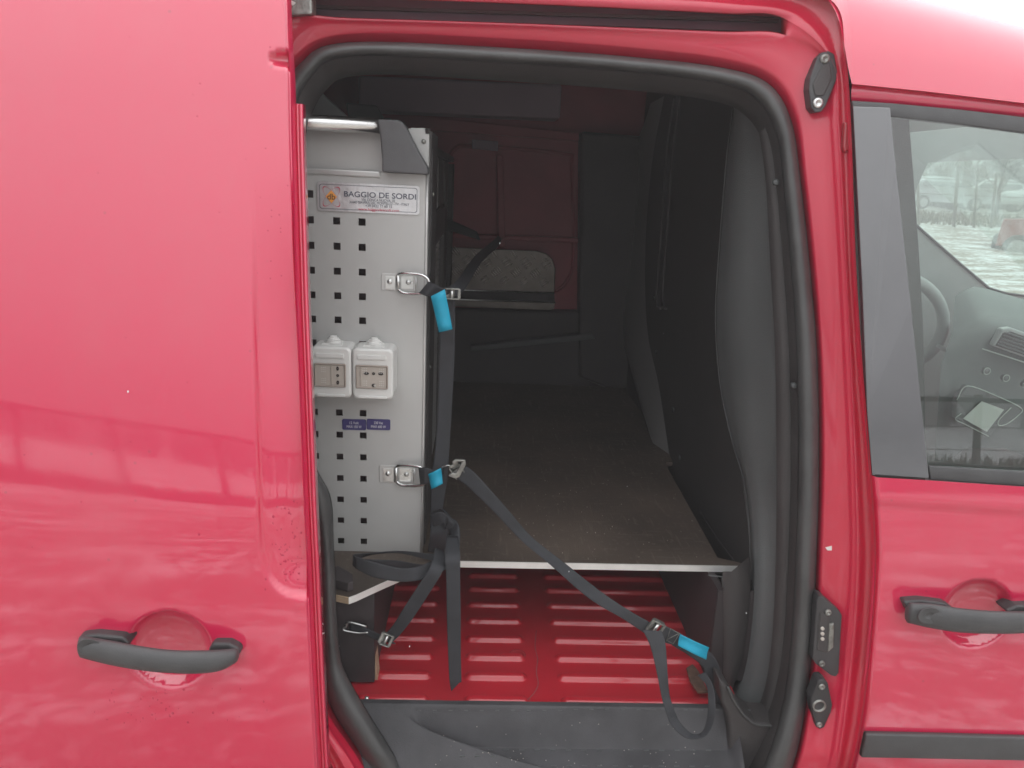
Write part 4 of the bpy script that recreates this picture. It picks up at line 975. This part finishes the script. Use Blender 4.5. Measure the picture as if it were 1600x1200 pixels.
ribbon('loop', [((570,874),(560,892),.135),((620,876),(610,890),.15),((660,882),(650,894),.16),((690,878),(684,890),.17)], s3_)
ribbon('hanging_end', [((698,836),(716,838),.175),((695,868),(719,868),.118),((697,900),(719,900),.112),((698,960),(720,960),.112),((700,1020),(720,1020),.112),((702,1060),(721,1062),.112),((705,1080),(720,1064),.112)], s3_)
ribbon('anchor_run', [((700,864),(680,856),.16),((693,890),(673,884),.112),((672,925),(654,914),.108),((648,962),(632,948),.112),((630,986),(616,974),.118),((612,1005),(603,990),.122)], s3_)
ribbon('anchor_run', [((618,1006),(600,994),.120),((590,1000),(586,988),.126),((566,990),(566,978),.130),((545,984),(548,973),.135)], s3_)
buckle(s3_, P(603, 999, .115), (.8, .1, -.4), (.3, .3, .9), .009, .009)
tube('anchor_ring', [P(x, y, .128) for x, y in cr([(573,979),(545,972),(541,979),(537,981),(538,985),(560,989),(575,988)], 5)], .0014, M['zinc'], s3_, 8)
for (x, y) in ((526.5, 1011), (573, 1092)):
    c = P(x, y, .125 if y < 1050 else .10); loft('support_screw', [disc(c + Vector((0, -h, 0)), r, 12) for r, h in ((.004, -.002), (.0035, .001), (.001, .003))], M['zinc'], sl, True, closed=True, caps=True)

# ================================================================== CAB (seen through the side glass)
def cabquad(name, pts, Y, d, m, parent=van, **kw): return quad(name, pts, Y, d, m, parent, **kw)
box('cab_bulkhead', (XB + .0125, .30, .3), (XB + .03, 1.45, 1.72), M['cablite'], van)
box('cab_roof_lining', (XB + .03, .27, 1.585), (1.25, 1.45, 1.60), M['cablite'], van)
box('cab_floor', (XB + .03, .1, .40), (2.2, 1.45, .42), M['seat'], van)
# far driver's door with its window cut out (frame drawn as a thick sheet with an opening)
hole_ = [(1424,345),(1427,318),(1434,290),(1450,254),(1480,252),(1600,248),(1800,256),(1900,300),(1900,560),(1700,480),(1640,468),(1600,462),(1570,458),(1545,450),(1500,412),(1460,377)]
outer = [(1300,400),(1300,320),(1300,260),(1360,150),(1470,140),(1600,140),(1850,150),(2100,260),(2100,800),(1750,900),(1660,900),(1600,900),(1560,900),(1480,900),(1380,850),(1320,560)]
A = [P(x, y, 1.38) for x, y in outer]; B = [P(x, y, 1.38) for x, y in hole_]; B2 = [P(x, y, 1.41) for x, y in hole_]
loft('far_door', [A, B, B2], M['cablite'], van, False, closed=True)
loft('far_window_pane', [[P(x, y, 1.42) for x, y in ((1380,200),(2000,200))], [P(x, y, 1.42) for x, y in ((1380,600),(2000,600))]], M['farglass'], van, False)
tube('far_window_seal', [P(x, y, 1.378) for x, y in hole_[:1] + hole_[::-1][:5] ], .004, M['seat'], van, 6)
# dashboard: long moulded body rising to the right
db = bpy.data.objects.new('dashboard', None); COL.objects.link(db); db.parent = van
prof = [(1400,560),(1455,500),(1490,462),(1530,455),(1600,470),(1750,495)]
d1 = [P(x, y, 1.20) for x, y in ((1492,462),(1505,455),(1522,448),(1545,452),(1600,468),(1750,500))]
d2 = [P(x, y, .95) for x, y in ((1488,520),(1505,512),(1525,500),(1550,490),(1600,500),(1800,540))]
d3 = [P(x, y, .80) for x, y in ((1470,570),(1490,560),(1520,545),(1560,515),(1610,530),(1820,600))]
d4 = [P(x, y, .85) for x, y in ((1460,720),(1480,720),(1510,700),(1570,700),(1620,720),(1820,780))]
loft('dash_body', [d1, d2, d3, d4], M['cab'], db, True)
def DP(x, y, o=0): return P(x, y, .775 + o)
vt = MB().prism([DP(x, y) for x, y in ((1552,541),(1566,514),(1580,512),(1720,560),(1720,600))], (0, .02, 0)).build('vent_frame', M['cablite'], db, bevel=.004)
vi = MB().prism([DP(x, y, -.002) for x, y in ((1556,540),(1568,520),(1580,518),(1710,564),(1710,592))], (0, .004, 0)).build('vent_core', M['seat'], db, bevel=.001)
for k in range(5):
    tube('vent_slat', [DP(1560 + k * 3, 538 - k * 4.6, -.005), DP(1706, 588 - k * 5.5, -.005)], .0022, M['cab'], vi, 6)
tube('dash_line', [DP(1535, 545, .004), DP(1600, 566, .004), DP(1700, 600, .004)], .0016, M['paper'], db, 6)
for (x, y) in ((1540,579),(1570,590),(1601,600)):
    c = DP(x, y, -.004); kb = loft('dial', [disc(c + Vector((0, -h, 0)), r, 22) for r, h in ((.0085, -.004), (.0085, .004), (.0075, .006), (.001, .006))], M['cab'], db, True, closed=True, caps=True)
    tube('dial_ring', disc(c + Vector((0, -.006, 0)), .0082, 24), .0008, M['paper'], kb, 6, closed=True)
MB().prism([DP(x, y, -.003) for x, y in ((1495,625),(1512,603),(1560,617),(1600,640),(1598,646),(1558,668),(1545,684),(1493,654))], (0, .02, 0)).build('console', M['cab'], db, bevel=.003)
tube('console_rim', [DP(x, y, -.006) for x, y in cr([(1495,625),(1512,603),(1560,620),(1596,638),(1590,650),(1572,663),(1560,664),(1562,655),(1580,637)], 5)], .0011, M['paper'], db, 6)
tube('console_rim', [DP(x, y, -.006) for x, y in cr([(1502,646),(1493,655),(1510,664),(1545,682)], 5)], .0011, M['paper'], db, 6)
MB().prism([DP(x, y, -.010) for x, y in ((1505,654),(1534,627),(1569,640),(1542,675))], (0, .0008, 0)).build('folded_paper', M['paper'], db)
tube('stalk', [P(x, y, 1.0) for x, y in ((1465,540),(1480,548),(1505,562))], [.005, .006, .008], M['cablite'], db, 8)
# steering wheel
sw_ = bpy.data.objects.new('steering_wheel', None); COL.objects.link(sw_); sw_.parent = van
cw = P(1405, 492, 1.12); ax = Vector((-.55, -.35, .76)).normalized(); e1 = ax.orthogonal().normalized(); e2 = ax.cross(e1)
cw = P(1392, 502, 1.12); tube('wheel_rim', [P(1392 + 84 * math.cos(a) * .98, 502 + 72 * math.sin(a), 1.02 + .05 * math.sin(a)) for a in [2 * math.pi * k / 40 for k in range(40)]], .016, M['cablite'], sw_, 12, closed=True)
MB().prism([P(x, y, 1.12) for x, y in ((1380,480),(1420,478),(1438,500),(1425,530),(1380,540))], (0, .03, 0)).build('wheel_hub', M['cab'], sw_, bevel=.01)
# front end closing the cab
wsp = [[Vector((1.22, .20, 1.58)), Vector((1.22, 1.45, 1.58))], [Vector((2.0, .08, 1.05)), Vector((2.0, 1.5, 1.05))]]
loft('windscreen', wsp, M['farglass'], van, False)
box('bonnet', (1.95, .05, .35), (2.6, 1.52, 1.03), M['paint'], van, bevel=.08, seg=4)
for (x, y) in ((1.75, -.01), (1.75, 1.42), (-1.35, -.0), (-1.35, 1.42)):
    wh = bpy.data.objects.new('wheel', None); COL.objects.link(wh); wh.parent = van
    loft('tyre', [disc(Vector((x, y + d, .315)), r, 32) for r, d in ((.19, .0), (.27, -.005), (.31, .015), (.315, .05), (.315, .14), (.27, .18), (.19, .17))], M['tyre'], wh, True, closed=True)
    loft('rim', [disc(Vector((x, y + d, .315)), r, 32) for r, d in ((.195, .0), (.17, .03), (.10, .035), (.05, .01), (.01, .01))], M['rim'], wh, True, closed=True)

# ================================================================== BACKDROP beyond the van
def car(name, label, x, y, rz, m, s=1.0, grp='parked cars', short=False):
    t = thing(name, label, 'car', grp, (x, y, 0), rz)
    pr = [(-2.1,.35),(-2.15,.6),(-2.05,.85),(-1.75,.95),(-1.0,1.0),(-.35,1.38),(.1,1.46),(.9,1.45),(1.6,1.25),(1.95,.95),(2.1,.85),(2.12,.5),(2.05,.32)]
    if short: pr = [(max(a, -1.74 + .02 * i), b) for i, (a, b) in enumerate(pr)]
    def sec(yy, kx, kz): return [Vector((p[0] * kx * s, yy, (.3 + (p[1] - .3) * kz) * s)) for p in pr]
    W = .84 * s
    loft('body', [sec(-W * .88, .96, .94), sec(-W, 1, .99) if False else [Vector((q.x, -W * (1 - .22 * sstep(.95, 1.45, q.z / s)), q.z)) for q in sec(0, .995, .985)], [Vector((q.x, -W * (.86 - .22 * sstep(.95, 1.45, q.z / s)), q.z)) for q in sec(0, 1, 1)],
                  [Vector((q.x, W * (.86 - .22 * sstep(.95, 1.45, q.z / s)), q.z)) for q in sec(0, 1, 1)], [Vector((q.x, W * (1 - .22 * sstep(.95, 1.45, q.z / s)), q.z)) for q in sec(0, .995, .985)], sec(W * .88, .96, .94)], m, t, True, closed=True, caps=True, flip=True)
    for sd_i in (-1, 1):
        for poly_ in ([(-.95,1.0),(-.42,1.33),(.08,1.38),(.08,1.0)], [(.16,1.0),(.16,1.38),(.85,1.37),(1.35,1.2),(1.45,1.02)]):
            MB().prism([Vector((p[0] * s, sd_i * W * (1.005 - .22 * sstep(.95, 1.45, p[1])) , p[1] * s)) for p in poly_], (0, -sd_i * .02, 0)).build('side_window', M['cglass'], t)
        for wx in (-1.3, 1.3):
            wv = loft('tyre', [disc(Vector((wx * s, sd_i * W * k, .31 * s)), r * s, 24) for r, k in ((.2, 1.0), (.29, 1.02), (.31, .98), (.31, .8))], M['tyre'], t, True, closed=True, caps=True)
            loft('rim', [disc(Vector((wx * s, sd_i * W * k, .31 * s)), r * s, 20) for r, k in ((.2, 1.025), (.17, 1.0), (.06, 1.03), (.01, 1.03))], M['rim'], wv, True, closed=True)
    MB().add([Vector((-1.02 * s, -W * .72, 1.02 * s)), Vector((-1.02 * s, W * .72, 1.02 * s)), Vector((-.36 * s, W * .62, 1.39 * s)), Vector((-.36 * s, -W * .62, 1.39 * s))], [[0, 1, 2, 3]]).build('windscreen', M['cglass'], t, solid=.02)
    if short: MB().box(Vector((-1.74 * s, 0, .42 * s)), (.16 * s, 1.66 * W, .30 * s)).build('bumper', M['tyre'], t, bevel=.03)
    for sd_i in (() if short else (-1, 1)): MB().box(Vector(((-1.68 if short else -2.08) * s, sd_i * W * .68, .72 * s)), (.12 * s, .3 * s, .14 * s)).build('headlight', M['carwhite'], t, bevel=.02)
    return t
def gp(px, py): return PZ(px, py, 0)
g1 = P(1462, 300, 31); car('parked_car', 'silver hatchback seen through the cab, half hidden behind the fence wire', g1.x + .15, 31, R(186), M['carsilver'], .9).location.z = gh(31)
g1 = P(1505, 300, 35); car('parked_car', 'paler silver car standing behind the silver hatchback', g1.x + .9, 35, R(4), M['carwhite'], .98).location.z = gh(35)
g1 = P(1600, 300, 33); car('parked_car', 'white car at the right edge of the cab window beyond the fence', g1.x + 1.2, 33, R(15), M['carwhite'], .95).location.z = gh(33)
rp = gp(1588, 410); rc = P(1582, 300, rp.y)
c = car('parked_vehicle', 'dull red vehicle with a dark bumper at the right edge of the side window', rp.x + 1.5, rp.y - .05, R(-35), M['carred'], 1.0, None, True)
# fence with posts and wire
fn = thing('wire_fence', 'wire fence on thin leaning posts between the snowy yard and the silver cars', 'fence')
Yf = 20.0
for k, (px, pyt, dx) in enumerate(((1437,278,-3),(1492,258,6),(1524,262,4),(1551,270,6),(1640,262,0),(1380,275,2),(1330,275,0),(1720,265,0))):
    b0, t0 = P(px, 345, Yf), P(px + dx, pyt, Yf); b0.z = gh(Yf) - .05
    tube('post', [b0, t0], .035 if k != 1 else .045, M['post'], fn, 8)
for h in (.35, .8, 1.2): 
    tube('wire', [Vector((P(1250, 300, Yf).x, Yf - .05, h + gh(Yf))), Vector((P(1900, 300, Yf).x, Yf - .05, h + .05 + gh(Yf)))], .008, M['twig'], fn, 5)
# dry grass strip under the fence
def tuft(name, x0, x1, y0, y1, n, h, m, seed):
    b = MB(); r_ = random.Random(seed)
    for k in range(n):
        x, y = r_.uniform(x0, x1), r_.uniform(y0, y1); hh = h * r_.uniform(.4, 1.2); a = r_.uniform(0, 6.3); w2 = r_.uniform(.02, .05); lx, ly = r_.gauss(0, .12) * hh * 2, r_.gauss(0, .12) * hh * 2
        g0 = gh(y) - .03; b.add([(x - math.cos(a) * w2, y - math.sin(a) * w2, g0), (x + math.cos(a) * w2, y + math.sin(a) * w2, g0), (x + lx, y + ly, g0 + hh)], [[0, 1, 2]])
    return b.build(name, m, None, kind='stuff')
tuft('dry_grass', P(1300, 300, Yf).x, P(1800, 300, Yf).x, Yf + .2, Yf + 3, 2600, .20, M['grassdry'], 5)
def tree(label, x, y, h, seed, grp='bare trees beyond the yard', spread=1.0):
    t = thing('bare_tree', label, 'tree', grp, (x, y, gh(y) - .05)); r_ = random.Random(seed)
    th = h * .35
    tube('trunk', [Vector((0, 0, 0)), Vector((.05, .02, th * .5)), Vector((-.03, 0, th)), Vector((.05, 0, h * .75))], [h * .03, h * .025, h * .02, h * .008], M['bark'], t, 8)
    b = MB()
    def br_(p, d, L, r0, lev):
        q = p + d * L; s_ = d.orthogonal().normalized(); s2 = d.cross(s_)
        b.add([p + s_ * r0, p + (-s_ * .5 + s2 * .87) * r0, p + (-s_ * .5 - s2 * .87) * r0, q + s_ * r0 * .4, q + (-s_ * .5 + s2 * .87) * r0 * .4, q + (-s_ * .5 - s2 * .87) * r0 * .4], [(0, 1, 4, 3), (1, 2, 5, 4), (2, 0, 3, 5)])
        if lev < 4:
            for k in range(4 if lev < 3 else 3):
                nd = (d + Vector((r_.gauss(0, .55), r_.gauss(0, .55), r_.gauss(.1, .4))) * spread).normalized()
                br_(p.lerp(q, r_.uniform(.45, 1)), nd, L * r_.uniform(.5, .78), r0 * .5, lev + 1)
    for k in range(9):
        a = r_.uniform(0, 6.3); br_(Vector((0, 0, th * r_.uniform(.7, 1.9))), Vector((math.cos(a), math.sin(a), r_.uniform(.5, 1.6))).normalized(), h * .22, h * .010, 0)
    b.build('crown', M['twig'], t)
    return t
tree('bare bushy tree left of the dull red vehicle, behind the fence', P(1562, 300, 22).x, 22, 2.6, 2)
tree('bare tree rising over the silver hatchback beyond the fence', P(1480, 300, 38).x, 38, 6, 3)
tree('tall bare tree far beyond the white car', P(1700, 300, 42).x, 42, 7, 8)
# far wood as one mass
def wood(name, x0, x1, y0, y1, n, h, seed, m):
    b = MB(); r_ = random.Random(seed)
    for k in range(n):
        x, y = r_.uniform(x0, x1), r_.uniform(y0, y1); hh = h * r_.uniform(.6, 1.15)
        y_ = gh(y); b.box((x, y, y_ + hh * .3), (.18, .18, hh * .6))
        for j in range(26):
            p = Vector((x + r_.gauss(0, h * .13), y + r_.gauss(0, h * .13), y_ + hh * r_.uniform(.25, 1))); s_ = r_.uniform(.2, .6); d = Vector((r_.gauss(0, 1), r_.gauss(0, 1), r_.gauss(0, 1))).normalized(); e = d.orthogonal().normalized()
            b.add([p - d * s_, p + e * s_ * .35, p + d * s_, p - e * s_ * .35], [[0, 1, 2, 3]])
    return b.build(name, m, None, kind='stuff')
wood('distant_wood', -60, 160, 90, 120, 260, 5.5, 5, M['bark'])
wood('thicket', 8, 46, 39, 43, 330, 2.6, 15, M['bark'])
# behind the camera: what the paint and the glass mirror
wood('far_hedge', -50, 50, -33, -31, 330, 1.5, 7, M['bark'])
ff = thing('field_fence', 'rail fence on round posts behind the viewer, mirrored in the red side door', 'fence')
for k in range(-9, 12):
    x = k * 1.2 + .6; tube('post', [Vector((x, -8.62, 0)), Vector((x + .05 * math.sin(k * 5), -8.62, 1.22 + .16 * max(0, math.sin(k * 3))))], .05, M['post'], ff, 8)
ff2 = ff
for k in range(-5, 7):
    b0 = MB().box((k * 2.4 + 1.2, -8.56, 1.235), (2.38, .04, .075)).build('rail', M['rail'], ff)
for h in (.4, .8): tube('wire', [Vector((-14, -8.6, h)), Vector((16, -8.6, h))], .007, M['twig'], ff, 5)
tuft('dry_grass', -14, 16, -9.4, -8.3, 9000, .30, M['grassdry'], 9)

# ================================================================== FALLING-SNOW HAZE, ALSO ADDED TO LIFT THE BLACKS LIKE LENS VEIL
hz = box('haze', (-160, -130, -1.2), (200, 170, 9), None, kind='stuff')
hm = bpy.data.materials.new('haze_veil'); hm.use_nodes = True; hn = hm.node_tree; hn.nodes.clear()
ho = hn.nodes.new('ShaderNodeOutputMaterial'); hv = hn.nodes.new('ShaderNodeVolumePrincipled')
hv.inputs['Color'].default_value = (1, .955, .965, 1); hv.inputs['Density'].default_value = .026; hv.inputs['Anisotropy'].default_value = .2
hn.links.new(hv.outputs[0], ho.inputs['Volume']); hz.data.materials.append(hm)

# a few falling flakes
fk = MB(); r_ = random.Random(12)
for (px, py, Y) in ((200, 612, -.35), (781, 380, .2), (1037, 521, .3), (889, 893, .0), (1166, 958, .1), (640, 1010, .0), (980, 760, .2)):
    p = P(px, py, Y); r0 = .0011 * r_.uniform(.5, 1.1); dd = Vector((r_.uniform(-.3, .3), 0, 1)).normalized(); e = dd.orthogonal().normalized(); g = dd.cross(e)
    fk.add([p + dd * r0 * 1.7, p - dd * r0 * 1.7, p + e * r0, p - e * r0, p + g * r0, p - g * r0], [(0, 2, 4), (0, 4, 3), (0, 3, 5), (0, 5, 2), (1, 4, 2), (1, 3, 4), (1, 5, 3), (1, 2, 5)])
fk.build('falling_snow', M['snow'], None, kind='stuff')
